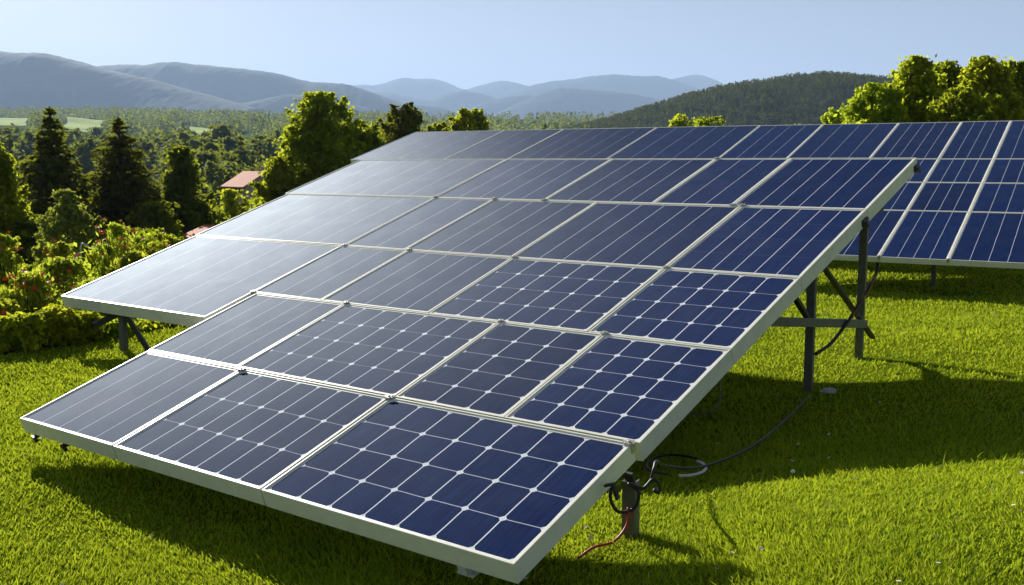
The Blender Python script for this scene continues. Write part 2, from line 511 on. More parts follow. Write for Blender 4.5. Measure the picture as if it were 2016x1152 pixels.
hill_right = hill('dark green forested hill behind the right end of the panels', [(1080, 270), (1150, 252), (1200, 241), (1260, 222), (1330, 200), (1400, 182), (1440, 173), (1500, 167), (1530, 161), (1580, 154), (1610, 152), (1660, 155), (1700, 160), (1740, 164), (1800, 172), (1900, 188), (2016, 208), (2160, 232)], 900, 260, M['hill_near'], 97)

# ------------------------------------------------------------------ solar panels
def make_panel(O, u, v, n, u0, u1, v0, v1, s, ncol, nrow, cross, label, group, depth=.10):
    """A framed panel; O is the array's corner, u/v/n its axes, s its scale in metres per unit."""
    gap = .012 if s < 1.1 else .008
    w = (u1 - u0) * s - gap; h = (v1 - v0) * s - gap
    c = O + u * ((u0 + u1) / 2 * s) + v * ((v0 + v1) / 2 * s)
    root = empty('solar_panel', (0, 0, 0))
    rot = Matrix((u, v, n)).transposed().to_4x4()
    jit = Matrix.Rotation(random.uniform(-.0022, .0022), 4, 'X') @ Matrix.Rotation(random.uniform(-.0022, .0022), 4, 'Y')
    root.matrix_world = Matrix.Translation(c) @ rot @ jit
    tag(root, label, 'solar panel', group)
    d = depth * s; t = .027 * s; lip = .006
    f = MB()
    x, y = w / 2, h / 2
    outer = [(-x, -y), (x, -y), (x, y), (-x, y)]
    inner = [(-x + t, -y + t), (x - t, -y + t), (x - t, y - t), (-x + t, y - t)]
    step = [(-x + t * .45, -y + t * .45), (x - t * .45, -y + t * .45), (x - t * .45, y - t * .45), (-x + t * .45, y - t * .45)]
    lay = [(outer, -d), (outer, 0.0), (step, 0.0), (step, -.006), (inner, -.006), (inner, -.030), (outer, -.034)]
    vs = []
    for ring, z in lay[:6]:
        vs += [(a, b, z) for a, b in ring]
    # a turned-in flange at the bottom
    fl = [(-x + t, -y + t), (x - t, -y + t), (x - t, y - t), (-x + t, y - t)]
    web = [(-x + .006, -y + .006), (x - .006, -y + .006), (x - .006, y - .006), (-x + .006, y - .006)]
    vs += [(a, b, -d) for a, b in fl]
    vs += [(a, b, -d + .004) for a, b in fl]
    vs += [(a, b, -d + .004) for a, b in web]
    vs += [(a, b, -.030) for a, b in web]
    order = [6, 0, 1, 2, 3, 4, 5, 9, 8, 7, 6]
    fs = []
    for a, b in zip(order[:-1], order[1:]):
        for k in range(4):
            k2 = (k + 1) % 4
            fs.append((a * 4 + k, a * 4 + k2, b * 4 + k2, b * 4 + k))
    fo = mesh_obj('frame', vs, fs, M['frame'], root)
    bv = fo.modifiers.new('bevel', 'BEVEL'); bv.width = .002; bv.segments = 1; bv.limit_method = 'ANGLE'
    gx, gy = x - t + .002, y - t + .002
    z0, z1 = -.008, -.028
    gv = [(-gx, -gy, z0), (gx, -gy, z0), (gx, gy, z0), (-gx, gy, z0), (-gx, -gy, z1), (gx, -gy, z1), (gx, gy, z1), (-gx, gy, z1)]
    gf = [(0, 1, 2, 3), (4, 7, 6, 5), (0, 4, 5, 1), (1, 5, 6, 2), (2, 6, 7, 3), (3, 7, 4, 0)]
    go = mesh_obj('cell_sheet', gv, gf, [M['cells'], M['back']], root, midx=[0, 1, 1, 1, 1, 1])
    me = go.data
    uvl = me.uv_layers.new(name='cells')
    for lp in me.loops:
        p = me.vertices[lp.vertex_index].co
        uvl.data[lp.index].uv = ((p.x / gx + 1) / 2 * ncol, (p.y / gy + 1) / 2 * nrow)
    for nm, val in (('cell_w', 2 * gx / ncol / s), ('cell_h', 2 * gy / nrow / s), ('cross', cross)):
        a = me.attributes.new(nm, 'FLOAT', 'POINT')
        a.data.foreach_set('value', [val] * len(me.vertices))
    jb = MB(); jb.box((-.06, y * .6, z1 - .026), (.06, y * .6 + .09, z1 - .001))
    jb.build('junction_box', M['rubber'], root, bevel=.004)
    return root

CAM = Vector((0, 0, CAMZ))
P0 = Vector((.0083, 4.0, -1.631))                      # nearest corner, one unit per metre, seen from the camera
SA, SB, SCALE2 = 1.03, 1.25, 15.6 / 13.0
OA = CAM + P0 * SA
OB = CAM + P0 * SB
GA = 'panels of the low front table'
GB = 'panels of the large front array'
GC = 'panels of the rear array'
# low table nearest the camera
make_panel(OA, U, V, N, -4.0, -2.93, 0, 1, SA, 5, 4, 0.0, 'glare-washed corner panel at the left end of the lowest, nearest row', GA)
make_panel(OA, U, V, N, -2.93, -1.605, 0, 1, SA, 7, 3, .8, 'middle panel of the lowest row, between the pale and the deep blue one', GA)
make_panel(OA, U, V, N, -1.605, 0, 0, 1, SA, 7, 4, 1.0, 'deep blue panel with bold white cell grid at the nearest corner, by the hook', GA)
# large table: (v0, v1, [(u0, u1, columns, rows, cross lines, label)])
ROWS = [
    (1.0, 2.03, [(-4.0, -3.0, 5, 4, 0, 'pale left end panel of the second row up, beside the notch'),
                 (-3.0, -1.58, 7, 4, .6, 'wide panel right of the pale end one in the second row up'),
                 (-1.58, -.795, 3, 5, .8, 'narrow three column panel in the second row up'),
                 (-.795, .03, 4, 5, .9, 'right end panel of the second row up, above the cable coil')]),
    (2.03, 3.04, [(-4.05, -3.27, 3, 4, .0, 'narrow panel right of the overhanging pale one in the third row up'),
                  (-3.27, -2.2, 5, 4, .1, 'medium panel, third from the left in the third row up'),
                  (-2.2, -.915, 6, 4, .7, 'wide panel, second from the right in the third row up'),
                  (-.915, .03, 5, 4, .8, 'right end panel of the third row up, left of the tall legs')]),
    (3.04, 4.28, [(-6.12, -4.02, 6, 3, 0, 'wide glare-white left end panel of the fourth row up'),
                  (-4.02, -3.32, 2, 3, 0, 'narrow two column panel in the fourth row up'),
                  (-3.32, -2.22, 5, 3, 0, 'middle panel of five in the fourth row up'),
                  (-2.22, -.92, 6, 3, .15, 'wide panel, second from the right in the fourth row up'),
                  (-.92, .03, 6, 4, .3, 'right end panel of the fourth row up, above a dark brace')]),
    (4.28, 5.47, [(-6.17, -4.03, 6, 3, 0, 'wide pale left end panel of the large front array\'s top row'),
                  (-4.03, -2.77, 5, 3, 0, 'second panel from the left in the large front array\'s top row'),
                  (-2.77, -1.69, 5, 3, 0, 'middle panel of the large front array\'s top row'),
                  (-1.69, -1.0, 3, 3, 0, 'narrowest panel of the large front array\'s top row'),
                  (-1.0, .03, 6, 3, 0, 'top right corner panel of the large front array')]),
]
make_panel(OB, U, V, N, -6.1, -4.05, 1.55, 3.04, SB, 6, 2, .25, 'long glare-white panel overhanging the hedge at the array\'s left end', GB, .105)
for v0, v1, row in ROWS:
    for u0, u1, nc, nr_, cr, lab in row:
        make_panel(OB, U, V, N, u0, u1, v0, v1, SB, nc, nr_, cr, lab, GB, .105)
# rear array
U2 = Vector((0.86092076, -0.50873907, 0.0)); V2 = Vector((0.49096432, 0.83084119, 0.26202473)); N2 = Vector((-0.13330222, -0.22558253, 0.96506116))
OC = CAM + Vector((4.64, 13.0, -1.19)) * SCALE2
VC = [0.0, 1.97, 3.40, 4.78, 7.40]
UC = [-12.35, -9.8, -8.25, -6.0, -3.75, -2.49, -1.07, .03, .85, 1.75]
CCOL = [4, 3, 6, 5, 4, 4, 5, 4, 4]
ROWN = ['bottom', 'second', 'third', 'top']
TOPLAB = ['palest left end panel of the rear array\'s top row', 'short pale panel, second from left in the rear array\'s top row', 'wide panel, third from the left in the rear array\'s top row',
          'fourth panel from the left in the rear array\'s top row', 'narrow panel, fifth from the left in the rear array\'s top row', 'sixth panel from the left in the rear array\'s top row',
          'rear top row panel just behind the front array\'s top right corner', 'rear top row panel, second from the right edge of the photo', 'rear top row panel cut off by the right edge of the photo']
for k in range(9):
    make_panel(OC, U2, V2, N2, UC[k], UC[k + 1], VC[3], VC[4], SCALE2, CCOL[k], 3, 0, TOPLAB[k], GC, .075)
for r in range(3):
    for k in range(5, 9):
        pos = {5: 'mostly hidden by the front array', 6: 'partly behind the front array', 7: 'second from the right edge', 8: 'at the photo\'s edge'}[k]
        make_panel(OC, U2, V2, N2, UC[k], UC[k + 1], VC[r], VC[r + 1], SCALE2, CCOL[k], 3, .25, 'dark panel, %s row up of the rear array, %s' % (['first', 'second', 'third'][r], pos), GC, .075)

# ------------------------------------------------------------------ racks
def plane_pt(O, u, v, n, a, b, s, off=0.0):
    return O + u * (a * s) + v * (b * s) + n * off
def rack(label, O, u, v, n, s, rails, bents, depth, clamps, ext=(.28, .3), extras=None):
    """rails: (v, u0, u1); bents: (u, [v of each post])."""
    b0 = plane_pt(O, u, v, n, bents[0][0], bents[0][1][0], s)
    root = empty('mounting_rack', (b0.x, b0.y, gz(b0.x, b0.y)))
    inv = Matrix.Translation(-root.location)
    tag(root, label, 'mounting rack')
    def put(mb, name, mat, bevel=0, smooth=False):
        mb.v = [tuple(Vector(p) - root.location) for p in mb.v]
        return mb.build(name, mat, root, smooth, bevel)
    d = depth * s
    hw = .05
    for rv, a, b in rails:
        mb = MB(); o = -d - hw / 2 - .004
        mb.bar(plane_pt(O, u, v, n, a, rv, s, o), plane_pt(O, u, v, n, b, rv, s, o), .045, hw, n)
        put(mb, 'rail', M['steel'], .004)
    for bu, vs in bents:
        o2 = -d - hw - .034
        mb = MB()
        mb.bar(plane_pt(O, u, v, n, bu, min(vs) - ext[0], s, o2), plane_pt(O, u, v, n, bu, max(vs) + ext[1], s, o2), .05, .06, n)
        put(mb, 'rafter', M['dark_steel'], .004)
        for bv in vs:
            p = plane_pt(O, u, v, n, bu, bv, s, o2 - .02)
            g = gz(p.x, p.y)
            mb = MB()
            mb.channel((p.x, p.y, g - .25), (p.x, p.y, p.z), .070, .065, .010, Vector((-.5, -.85, 0)))
            put(mb, 'post', M['steel'], .002)
    if extras:
        for name, a, b, w_, h_, mat in extras:
            mb = MB(); mb.bar(a, b, w_, h_); put(mb, name, M[mat], .004)
    for cu, cv in clamps:
        mb = MB()
        p = plane_pt(O, u, v, n, cu, cv, s, .004)
        def loc(x, y, z): return p + u * x + v * y + n * z
        def bx(lo, hi):
            mb.hexa([loc(*q) for q in ((lo[0], lo[1], lo[2]), (hi[0], lo[1], lo[2]), (hi[0], hi[1], lo[2]), (lo[0], hi[1], lo[2]), (lo[0], lo[1], hi[2]), (hi[0], lo[1], hi[2]), (hi[0], hi[1], hi[2]), (lo[0], hi[1], hi[2]))])
        bx((-.020, -.020, -.05), (.020, .020, .007))
        bx((-.034, -.009, -.002), (-.021, .010, .006)); bx((.021, -.010, -.002), (.036, .008, .006))
        mb.tube([loc(0, 0, .006), loc(0, 0, .012)], .007, 6)
        mb.tube([loc(.032, 0, .006), loc(.028, 0, .010)], .004, 6)
        put(mb, 'clamp', M['clamp'], .0015)
    return root

def on_b(a, b, off=0): return plane_pt(OB, U, V, N, a, b, SB, off)
pm = on_b(-.17, 3.72, -.2); pr = on_b(-.10, 4.80, -.2); pfront = on_b(-.17, 2.55, -.2)
def zat(p, z): return Vector((p.x, p.y, z))
zc = .62
side_off = (pr - pm).normalized().cross(Vector((0, 0, 1))) * .05
extras = [
    ('crossbar', zat(on_b(-.19, 2.75), .80) + side_off, zat(pm + (pr - pm) * .84, .50) + side_off, .045, .075, 'steel'),
    ('brace', zat(pm + (pr - pm) * .03, pm.z - .02) + side_off * .9, zat(pr, .34) + side_off * .9, .05, .03, 'dark_steel'),
    ('brace', zat(on_b(-.18, 3.30), on_b(-.18, 3.30).z - .16) - side_off * .2, zat(pm, zc) + side_off * .3, .05, .035, 'dark_steel'),
    ('brace', on_b(-.03, 4.42, -.13), zat(pr, pr.z - .02) + side_off, .09, .05, 'dark_steel'),
    ('brace', on_b(-5.48, 1.72, -.17), on_b(-5.48, 1.72, -.17) + Vector((.34, .05, -.62)), .06, .05, 'dark_steel'),
]
rack('tall galvanised legs, cross bar and dark braces carrying the large front array', OB, U, V, N, SB,
     [(1.3, -3.95, -.02), (1.8, -6.0, -.02), (2.75, -6.0, -.02), (3.35, -6.0, -.02), (3.95, -6.0, -.02), (4.6, -6.0, -.02), (5.2, -6.0, -.02)],
     [(-.17, [3.72, 4.80]), (-2.7, [2.1, 3.72, 4.80]), (-5.5, [1.72, 3.72, 4.80])], .105,
     [(-3.0, 2.035), (-1.58, 2.035), (-.795, 2.035), (-3.27, 3.045), (-2.2, 3.045), (-.915, 3.045), (-3.32, 4.285), (-.92, 4.285), (-4.05, 2.035), (-4.02, 3.045), (-1.0, 4.285), (-1.69, 5.46), (-2.77, 4.285), (-4.03, 4.285)], extras=extras)
rack('short dark post and rails under the low front table', OA, U, V, N, SA,
     [(.25, -3.95, -.12), (.78, -3.95, -.12)], [(-.035, [.97]), (-2.0, [.8]), (-3.7, [.85])], .10,
     [(-2.93, .985), (-1.605, .985), (-.02, .985)], ext=(.02, .0))
rack('row of dim steel posts in the shade under the rear array', OC, U2, V2, N2, SCALE2,
     [(1.0, -3.7, 1.7), (2.7, -3.7, 1.7), (4.1, -3.7, 1.7), (5.3, -12.2, 1.7), (6.7, -12.2, 1.7)],
     [(.55, [1.0, 4.1, 6.4]), (-2.5, [1.0, 4.1, 6.4]), (-6.0, [5.2, 6.6]), (-10.5, [5.2, 6.6])], .075, [(.03, .015), (.85, .015)])

# fittings hung on the frame edges
def fitting(name, label, cat, mb, mat, base, bevel=.003):
    mb.v = [tuple(Vector(p) - Vector(base)) for p in mb.v]
    o = mb.build(name, mat, None, False, bevel)
    o.location = base
    return tag(o, label, cat)
def on_a(a, b, off=0): return plane_pt(OA, U, V, N, a, b, SA, off)
mb = MB()
h0 = on_a(.004, .70, -.055)
mb.bar(h0, h0 + U * .05 + N * .02, .02, .012, N)
mb.bar(h0 + U * .05 + N * .026, h0 + U * .068 - V * .01 - N * .055, .026, .014, U)
fitting('hook', 'black bent hook sticking out of the low table\'s right edge', 'hook', mb, M['rubber'], h0)
for a, lab in ((-3.90, 'small dark latch under the far left corner of the low front table'), (-3.55, 'dark lever hanging below the low table\'s front edge, left of the first seam')):
    mb = MB()
    q = on_a(a, .03, -.092)
    mb.bar(q, q - N * .05, .03, .03, U)
    mb.bar(q - N * .05 - U * .05 - V * .01, q - N * .05 + U * .05 - V * .035, .022, .02, N)
    fitting('latch', lab, 'latch', mb, M['rubber'], q)
mb = MB()
q = on_a(-.33, .06, -.095)
mb.bar(q, q - N * .07, .08, .05, U); mb.bar(q - N * .075 - U * .045, q - N * .075 + U * .05, .06, .016, N)
fitting('bracket', 'grey bracket under the low table\'s front edge near the closest corner', 'bracket', mb, M['white_plastic'], q)
for a, b, lab in ((.034, 4.20, 'dark bracket low on the large array\'s right edge above the brace'), (.034, 4.24, None), (.034, 5.42, 'dark end cap under the top right corner of the large front array')):
    if lab is None: continue
    mb = MB(); q = on_b(a, b, -.085)
    mb.bar(q - V * .06, q + V * .06, .03, .06, N); mb.bar(q + U * .02 - V * .03, q + U * .02 + V * .04 - N * .05, .02, .03, N)
    fitting('bracket', lab, 'bracket', mb, M['dark_steel'], q)

# ------------------------------------------------------------------ cables
def cable(label, pts, r, mat, n=10, name='cable', cat='cable'):
    p = spline(pts, n)
    base = Vector(pts[0])
    mb = MB(); mb.tube([q - base for q in p], r, 8)
    o = mb.build(name, M[mat], None, True)
    o.location = base
    return tag(o, label, cat)
def gp(x, y, h=.02): return Vector((x, y, gz(x, y) + h))
fp = on_a(-.035, .97, -.2)                                # the low table's front post
fx, fy = fp.x, fp.y
k0 = gz(fx, fy)
cable('thin black cable running over the lawn from the low post to the tall leg', [(fx + .09, fy - .05, k0 + .29), (fx + .11, fy - .03, k0 + .36), (fx + .14, fy + .08, k0 + .36), (fx + .26, fy + .45, k0 + .22), gp(1.16, fy + 1.05, .08), gp(1.62, 6.7, .05), gp(2.15, 7.7, .05), gp(2.48, 8.35, .05)], .008, 'rubber')
cable('thick black cable knotted round the low front post', [(fx - .03, fy - .06, k0 + .34), (fx - .08, fy - .07, k0 + .32), (fx - .11, fy - .07, k0 + .23), (fx - .07, fy - .07, k0 + .15), (fx + .01, fy - .075, k0 + .17), (fx + .03, fy - .07, k0 + .25), (fx - .02, fy - .07, k0 + .29), (fx + .05, fy - .075, k0 + .27), (fx + .10, fy - .06, k0 + .31), (fx + .135, fy - .05, k0 + .28), (fx + .13, fy - .05, k0 + .24), (fx + .105, fy - .05, k0 + .255)], .009, 'rubber')
cable('red cable dropping from the low post into the shade', [(fx - .02, fy - .07, k0 + .17), (fx - .03, fy - .10, k0 + .09), (fx - .10, fy - .16, k0 + .03), gp(fx - .2, fy - .22, .04), gp(fx - .28, fy - .26, .01)], .007, 'red_rubber')
def ring(cx, cy, rx, ry, a0, a1, h0, h1, n=14):
    return [gp(cx + rx * math.cos(a0 + (a1 - a0) * k / n), cy + ry * math.sin(a0 + (a1 - a0) * k / n), h0 + (h1 - h0) * k / n) for k in range(n + 1)]
cable('loop of white hose lying on the grass by the low post', ring(1.03, 6.10, .15, .28, -1.9, .5, .06, .07), .009, 'white_plastic', 4, 'hose', 'hose')
cable('black cable coil lying beside the white hose loop', ring(1.01, 6.16, .17, .30, .4, 4.2, .08, .06), .008, 'rubber', 4)
cable('grey wire hanging from the large array\'s right edge to the coil', [on_b(-.02, 1.95, -.13), on_b(-.02, 1.95, -.13) + Vector((-.03, -.05, -.25)), gp(1.06, 6.85, .25), gp(.92, 6.62, .16)], .006, 'steel')
cable('pink red wire end joined to the coil of cables', [gp(1.0, 6.72, .20), gp(.94, 6.62, .17), gp(.88, 6.52, .12), gp(.80, 6.46, .09)], .011, 'red_rubber')
def leg_pt(t, z, k): return zat(pm + (pr - pm) * t, z) + side_off * k
cable('black cable sagging between the two tall right legs', [leg_pt(.97, 1.06, 1.6), leg_pt(.90, .95, 1.9), leg_pt(.66, .76, 2.1), leg_pt(.42, .58, 2.1), leg_pt(.20, .43, 1.7), leg_pt(.02, .36, 1.0)], .015, 'rubber')
cable('thin orange cable twisted with the black one between the tall right legs', [leg_pt(.88, .97, 2.0), leg_pt(.74, .85, 2.7), leg_pt(.60, .72, 1.9), leg_pt(.46, .62, 2.6)], .009, 'orange_rubber')
# pale flat stone by the tall leg
def stone(px, py, dist, w, label):
    x, y = bearing(px, py) * dist, dist
    vs, fs = [], []
    for k in range(9):
        a = 2 * math.pi * k / 9; r = w * random.uniform(.7, 1.05)
        vs.append((r * math.cos(a), r * .7 * math.sin(a), 0)); 
    for k in range(9):
        vs.append((vs[k][0] * .8, vs[k][1] * .8, w * random.uniform(.3, .45)))
    fs = [tuple(range(8, -1, -1)), tuple(range(9, 18))] + [(k, (k + 1) % 9, 9 + (k + 1) % 9, 9 + k) for k in range(9)]
    o = mesh_obj('stone', vs, fs, M['stone']); o.location = (x, y, gz(x, y) + .01)
    b = o.modifiers.new('bevel', 'BEVEL'); b.width = .006; b.segments = 2
    tag(o, label, 'stone')
stone(1632, 792, 8.6, .085, 'pale flat stone in the shaded grass beside the tall leg')

# ------------------------------------------------------------------ foliage builders
def leaf_cards(cen, nrm, size, aspect=1.6, droop=None):
    """One pointed leaf (four corners) per centre; returns vertices and faces."""
    n = len(cen)
    nrm = nrm / (np.linalg.norm(nrm, axis=1, keepdims=True) + 1e-9)
    a = rng.normal(size=(n, 3)) if droop is None else droop + rng.normal(size=(n, 3)) * .35
    t = a - nrm * np.sum(a * nrm, 1, keepdims=True)
    t /= np.linalg.norm(t, axis=1, keepdims=True) + 1e-9
    b = np.cross(nrm, t)
    s = size[:, None]
    v = np.stack([cen - t * s * aspect / 2, cen + b * s * .5 - t * s * .08, cen + t * s * aspect / 2, cen - b * s * .5 - t * s * .08], 1)
    return v.reshape(-1, 3), np.arange(4 * n).reshape(-1, 4)
def crown_mesh(name, mat, h, w, low, n_clump, n_leaf, leaf, shape='round', lobe=.25, seed=0, sprig=False):
    """Leaves in clumps through the crown of a broad-leaved tree of height h and width w."""
    R = np.random.default_rng(seed)
    cs, rs = [], []
    tries = 0
    while len(cs) < n_clump and tries < 20000:
        tries += 1
        u = R.uniform(0, 1); a = R.uniform(0, 2 * math.pi)
        if shape == 'round': prof = math.sqrt(max(0, 1 - (2 * u - .85) ** 2 / 1.35))
        elif shape == 'cone': prof = (1 - u) ** .7 * min(1, .45 + u * 4)
        elif shape == 'dome': prof = math.sqrt(max(0, 1 - u ** 1.4)) * min(1, .74 + .9 * u)
        else: prof = min(1, .5 + u * 2) * math.sqrt(max(0, 1 - max(0, u - .35) ** 2 / .46))
        prof *= 1 + lobe * (math.sin(3 * a + seed + 4 * u) * .6 + math.sin(5 * a - 7 * u + seed * 2) * .5)
        rad = prof * w / 2 * R.uniform(.25, 1) ** .55
        z = low * h + u * (1 - low) * h
        p = np.array([rad * math.cos(a), rad * math.sin(a), z])
        if R.uniform() < .22: p = p * np.array([1.22, 1.22, 1.04]); rs.append(R.uniform(.3, .6))
        else: rs.append(R.uniform(.5, 1.3))
        cs.append(p)
    cs = np.array(cs); rs = np.array(rs) * w * 1.15 / math.sqrt(n_clump)
    k = R.integers(0, len(cs), n_leaf)
    d = R.normal(size=(n_leaf, 3)); d /= np.linalg.norm(d, axis=1, keepdims=True)
    rr = np.minimum(np.abs(R.normal(size=n_leaf)) * .74 + .12, 2.0)
    off = d * (rs[k] * rr)[:, None]; off[:, 2] *= .72
    cen = cs[k] + off
    shoot = R.uniform(size=n_leaf) < .09
    ns = max(6, n_clump // 3)
    out = np.argsort(-(np.hypot(cs[:, 0], cs[:, 1]) / (w * .5) + 1.2 * (cs[:, 2] - low * h) / max(1e-6, h - low * h)))[:max(3, len(cs) * 2 // 3)]
    base = cs[R.choice(out, ns)]
    dirs = base * np.array([1, 1, 0]) / (w * .5) * .55 + R.normal(size=(ns, 3)) * .28 + np.array([0, 0, .75])
    dirs /= np.linalg.norm(dirs, axis=1, keepdims=True)
    slen = R.uniform(.06, .16, ns) * w
    q = R.integers(0, ns, n_leaf); tt = R.uniform(0, 1, n_leaf)
    pos = base[q] + dirs[q] * (slen[q] * tt)[:, None] + R.normal(size=(n_leaf, 3)) * (w * .022 * (1.15 - tt))[:, None]
    cen[shoot] = pos[shoot]
    stray = (R.uniform(size=n_leaf) < .22) & ~shoot
    j = R.integers(0, len(cs), n_leaf); mixf = R.uniform(.1, .9, n_leaf)[:, None]
    cen[stray] = (cen * mixf + cs[j] * (1 - mixf))[stray] + (R.normal(size=(n_leaf, 3)) * w * .03)[stray]
    cen[:, 2] = cen[:, 2] * np.where(shoot, .98, .97)
    cen[:, 2] = np.where(cen[:, 2] > h, h - (cen[:, 2] - h) * .5, cen[:, 2])
    cen[:, 2] = np.maximum(cen[:, 2], .03)
    nr = d * .55 + np.array([0, 0, .35]) + R.normal(size=(n_leaf, 3)) * .55
    if sprig:
        v, f = leaf_cards(cen, nr, R.uniform(.6, 1.3, n_leaf) * leaf * .75, 3.0, np.array([0, 0, 1.0])[None] + d * .6)
    else:
        v, f = leaf_cards(cen, nr, R.uniform(.7, 1.35, n_leaf) * leaf)
    return array_mesh(name, v, f, M[mat]), cs
def trunk_mesh(h, r, cs, n_limb, seed=0, lean=.0):
    R = random.Random(seed)
    mb = MB()
    zt = h
    pts = [Vector((R.uniform(-1, 1) * lean * k / 5, R.uniform(-1, 1) * lean * k / 5, -.3 + (zt + .3) * k / 5)) for k in range(6)]
    mb.tube(pts, [r * (1.25 - .95 * k / 5) for k in range(6)], 8)
    idx = list(range(len(cs))); R.shuffle(idx)
    for i in idx[:n_limb]:
        c = Vector(cs[i])
        z0 = max(.15 * zt, min(zt * .92, c.z * R.uniform(.45, .75)))
        a = Vector((0, 0, z0)); m = a.lerp(c, .5) + Vector((R.uniform(-.1, .1), R.uniform(-.1, .1), R.uniform(.0, .2))) * (c - a).length
        mb.tube([a, m, c], [r * .42, r * .26, r * .09], 6)
    return mb
def broad_tree(name, label, cat, x, y, h, w, low, mat, n_clump, n_leaf, leaf, shape='round', lobe=.25, seed=0, group=None, limbs=16, dz=0.0):
    root = empty(name, (x, y, gz(x, y) + dz), (0, 0, random.uniform(0, 6)))
    tag(root, label, cat, group)
    me, cs = crown_mesh('crown', mat, h, w, low, n_clump, n_leaf, leaf, shape, lobe, seed)
    link(bpy.data.objects.new('crown', me), root)
    trunk_mesh(h * .86, max(.02, h * .018), cs, limbs, seed).build('trunk', M['bark'], root, True)
    return root
def conifer_crown(mat, h, w, n_tier, n_br, n_leaf, leaf, seed):
    R = np.random.default_rng(seed)
    mb = MB()
    C, T = [], []
    mb.tube([(0, 0, -.3), (0, 0, h * .5), (0, 0, h * .97)], [h * .022, h * .014, h * .003], 7)
    for i in range(n_tier):
        u = (i + R.uniform(-.3, .3)) / n_tier
        z = h * (.05 + .93 * u)
        L = w / 2 * max(.03, (1 - u) ** .85 * min(1, .7 + 2.2 * u)) * R.uniform(.8, 1.1)
        nb = max(3, int(n_br * (1 - u * .6)))
        for k in range(nb):
            a = 2 * math.pi * (k + R.uniform(-.35, .35)) / nb + i * 1.1
            l = L * R.uniform(.62, 1.15)
            d = np.array([math.cos(a), math.sin(a), 0])
            rise = R.uniform(.05, .30) + .5 * u
            m = max(3, int(n_leaf * l / (w / 2)))
            t = R.uniform(.08, 1, m) ** .75
            q = d[None] * (t * l)[:, None] + np.array([0, 0, z])
            q[:, 2] += l * (rise * t - .42 * t ** 2)
            q += R.normal(size=(m, 3)) * l * .06 * np.array([1, 1, .8])
            sd = np.cross(d, [0, 0, 1.])
            q += sd[None] * (R.uniform(-1, 1, m) * l * .28 * (1 - t * .7))[:, None]
            C.append(q)
            T.append(d[None] * 1.0 + sd[None] * R.uniform(-.7, .7, m)[:, None] + np.array([0, 0, -.35])[None])
            mb.tube([(0, 0, z), tuple(d * l * .55 + [0, 0, z + l * (rise * .55 - .13)]), tuple(d * l * .95 + [0, 0, z + l * (rise * .95 - .38)])], [h * .004, h * .003, h * .001], 4, False)
    C = np.vstack(C); T = np.vstack(T); n = len(C)
    nr = np.array([0, 0, 1.0])[None] + R.normal(size=(n, 3)) * .7
    v, f = leaf_cards(C, nr, R.uniform(.6, 1.3, n) * leaf, 2.6, T)
    return array_mesh('crown', v, f, M[mat]), mb
def conifer(name, label, x, y, h, w, mat, n_tier, n_br, n_leaf, leaf, seed, group=None):
    root = empty(name, (x, y, gz(x, y)), (0, 0, random.uniform(0, 6)))
    tag(root, label, 'conifer', group)
    me, mb = conifer_crown(mat, h, w, n_tier, n_br, n_leaf, leaf, seed)
    link(bpy.data.objects.new('crown', me), root)
    mb.build('trunk', M['bark'], root, True)
    return root
def stand(px, dist): return bearing(px) * dist, dist
def upto(px, py_top, dist):
    x, y = stand(px, dist)
    return x, y, height_at(py_top, dist) - gz(x, y)
def span(px_w, dist): return px_w / FPX * dist
def top_part(px_h, dist, h):
    """Where the crown starts, as a share of the height, for a crown of so many photo rows."""
    return max(.02, 1 - span(px_h, dist) / h)

# ------------------------------------------------------------------ big trees around the garden
x, y, h = upto(102, 198, 40)
conifer('spruce_tree', 'dark brownish spruce nearest the left edge, behind the round olive shrub', x, y, h, span(262, 40), 'needle', 34, 17, 60, .14, 101)
x, y, h = upto(236, 220, 42)
conifer('spruce_tree', 'dark spruce with a thin pointed top, second from the left edge', x, y, h, span(280, 42), 'needle', 34, 17, 60, .14, 102)
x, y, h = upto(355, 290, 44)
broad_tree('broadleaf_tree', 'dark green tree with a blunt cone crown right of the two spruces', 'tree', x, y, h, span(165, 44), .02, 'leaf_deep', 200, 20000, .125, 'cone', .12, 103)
x, y, h = upto(-8, 270, 30)
broad_tree('broadleaf_tree', 'bright green tree cut off by the left edge of the photo', 'tree', x, y, h, span(150, 30), .03, 'leaf_green', 160, 16000, .095, 'cone', .15, 104)
x, y, h = upto(632, 182, 44)
broad_tree('broadleaf_tree', 'large bright green tree standing behind the array\'s upper left edge', 'tree', x, y, h, span(215, 44), top_part(250, 44, h), 'leaf_green', 260, 40000, .115, 'dome', .10, 105, limbs=30)
x, y, h = upto(556, 310, 42)
broad_tree('broadleaf_tree', 'shorter bright green tree leaning out left of the large tree, near the red roof', 'tree', x, y, h, span(125, 42), top_part(150, 42, h), 'leaf_green', 120, 14000, .11, 'dome', .15, 106)
x, y, h = upto(700, 240, 46)
broad_tree('broadleaf_tree', 'dark flank tree tucked against the right side of the large green tree', 'tree', x, y, h, span(120, 46), top_part(140, 46, h), 'leaf_deep', 120, 12000, .12, 'round', .25, 107)
x, y, h = upto(796, 203, 52)
broad_tree('round_tree', 'brownish green round topped tree right of the large green tree', 'tree', x, y, h, span(88, 52), top_part(105, 52, h), 'leaf_rust', 130, 12000, .10, 'round', .08, 108)
x, y, h = upto(750, 244, 56)
broad_tree('broadleaf_tree', 'small yellow green tree squeezed left of the brownish round tree', 'tree', x, y, h, span(62, 56), top_part(80, 56, h), 'leaf_spring', 60, 5000, .12, 'round', .2, 109)
x, y, h = upto(924, 215, 60)
broad_tree('round_tree', 'small round yellow green tree above the array\'s top left corner', 'tree', x, y, h, span(76, 60), top_part(72, 60, h), 'leaf_spring', 90, 9000, .12, 'round', .08, 110)
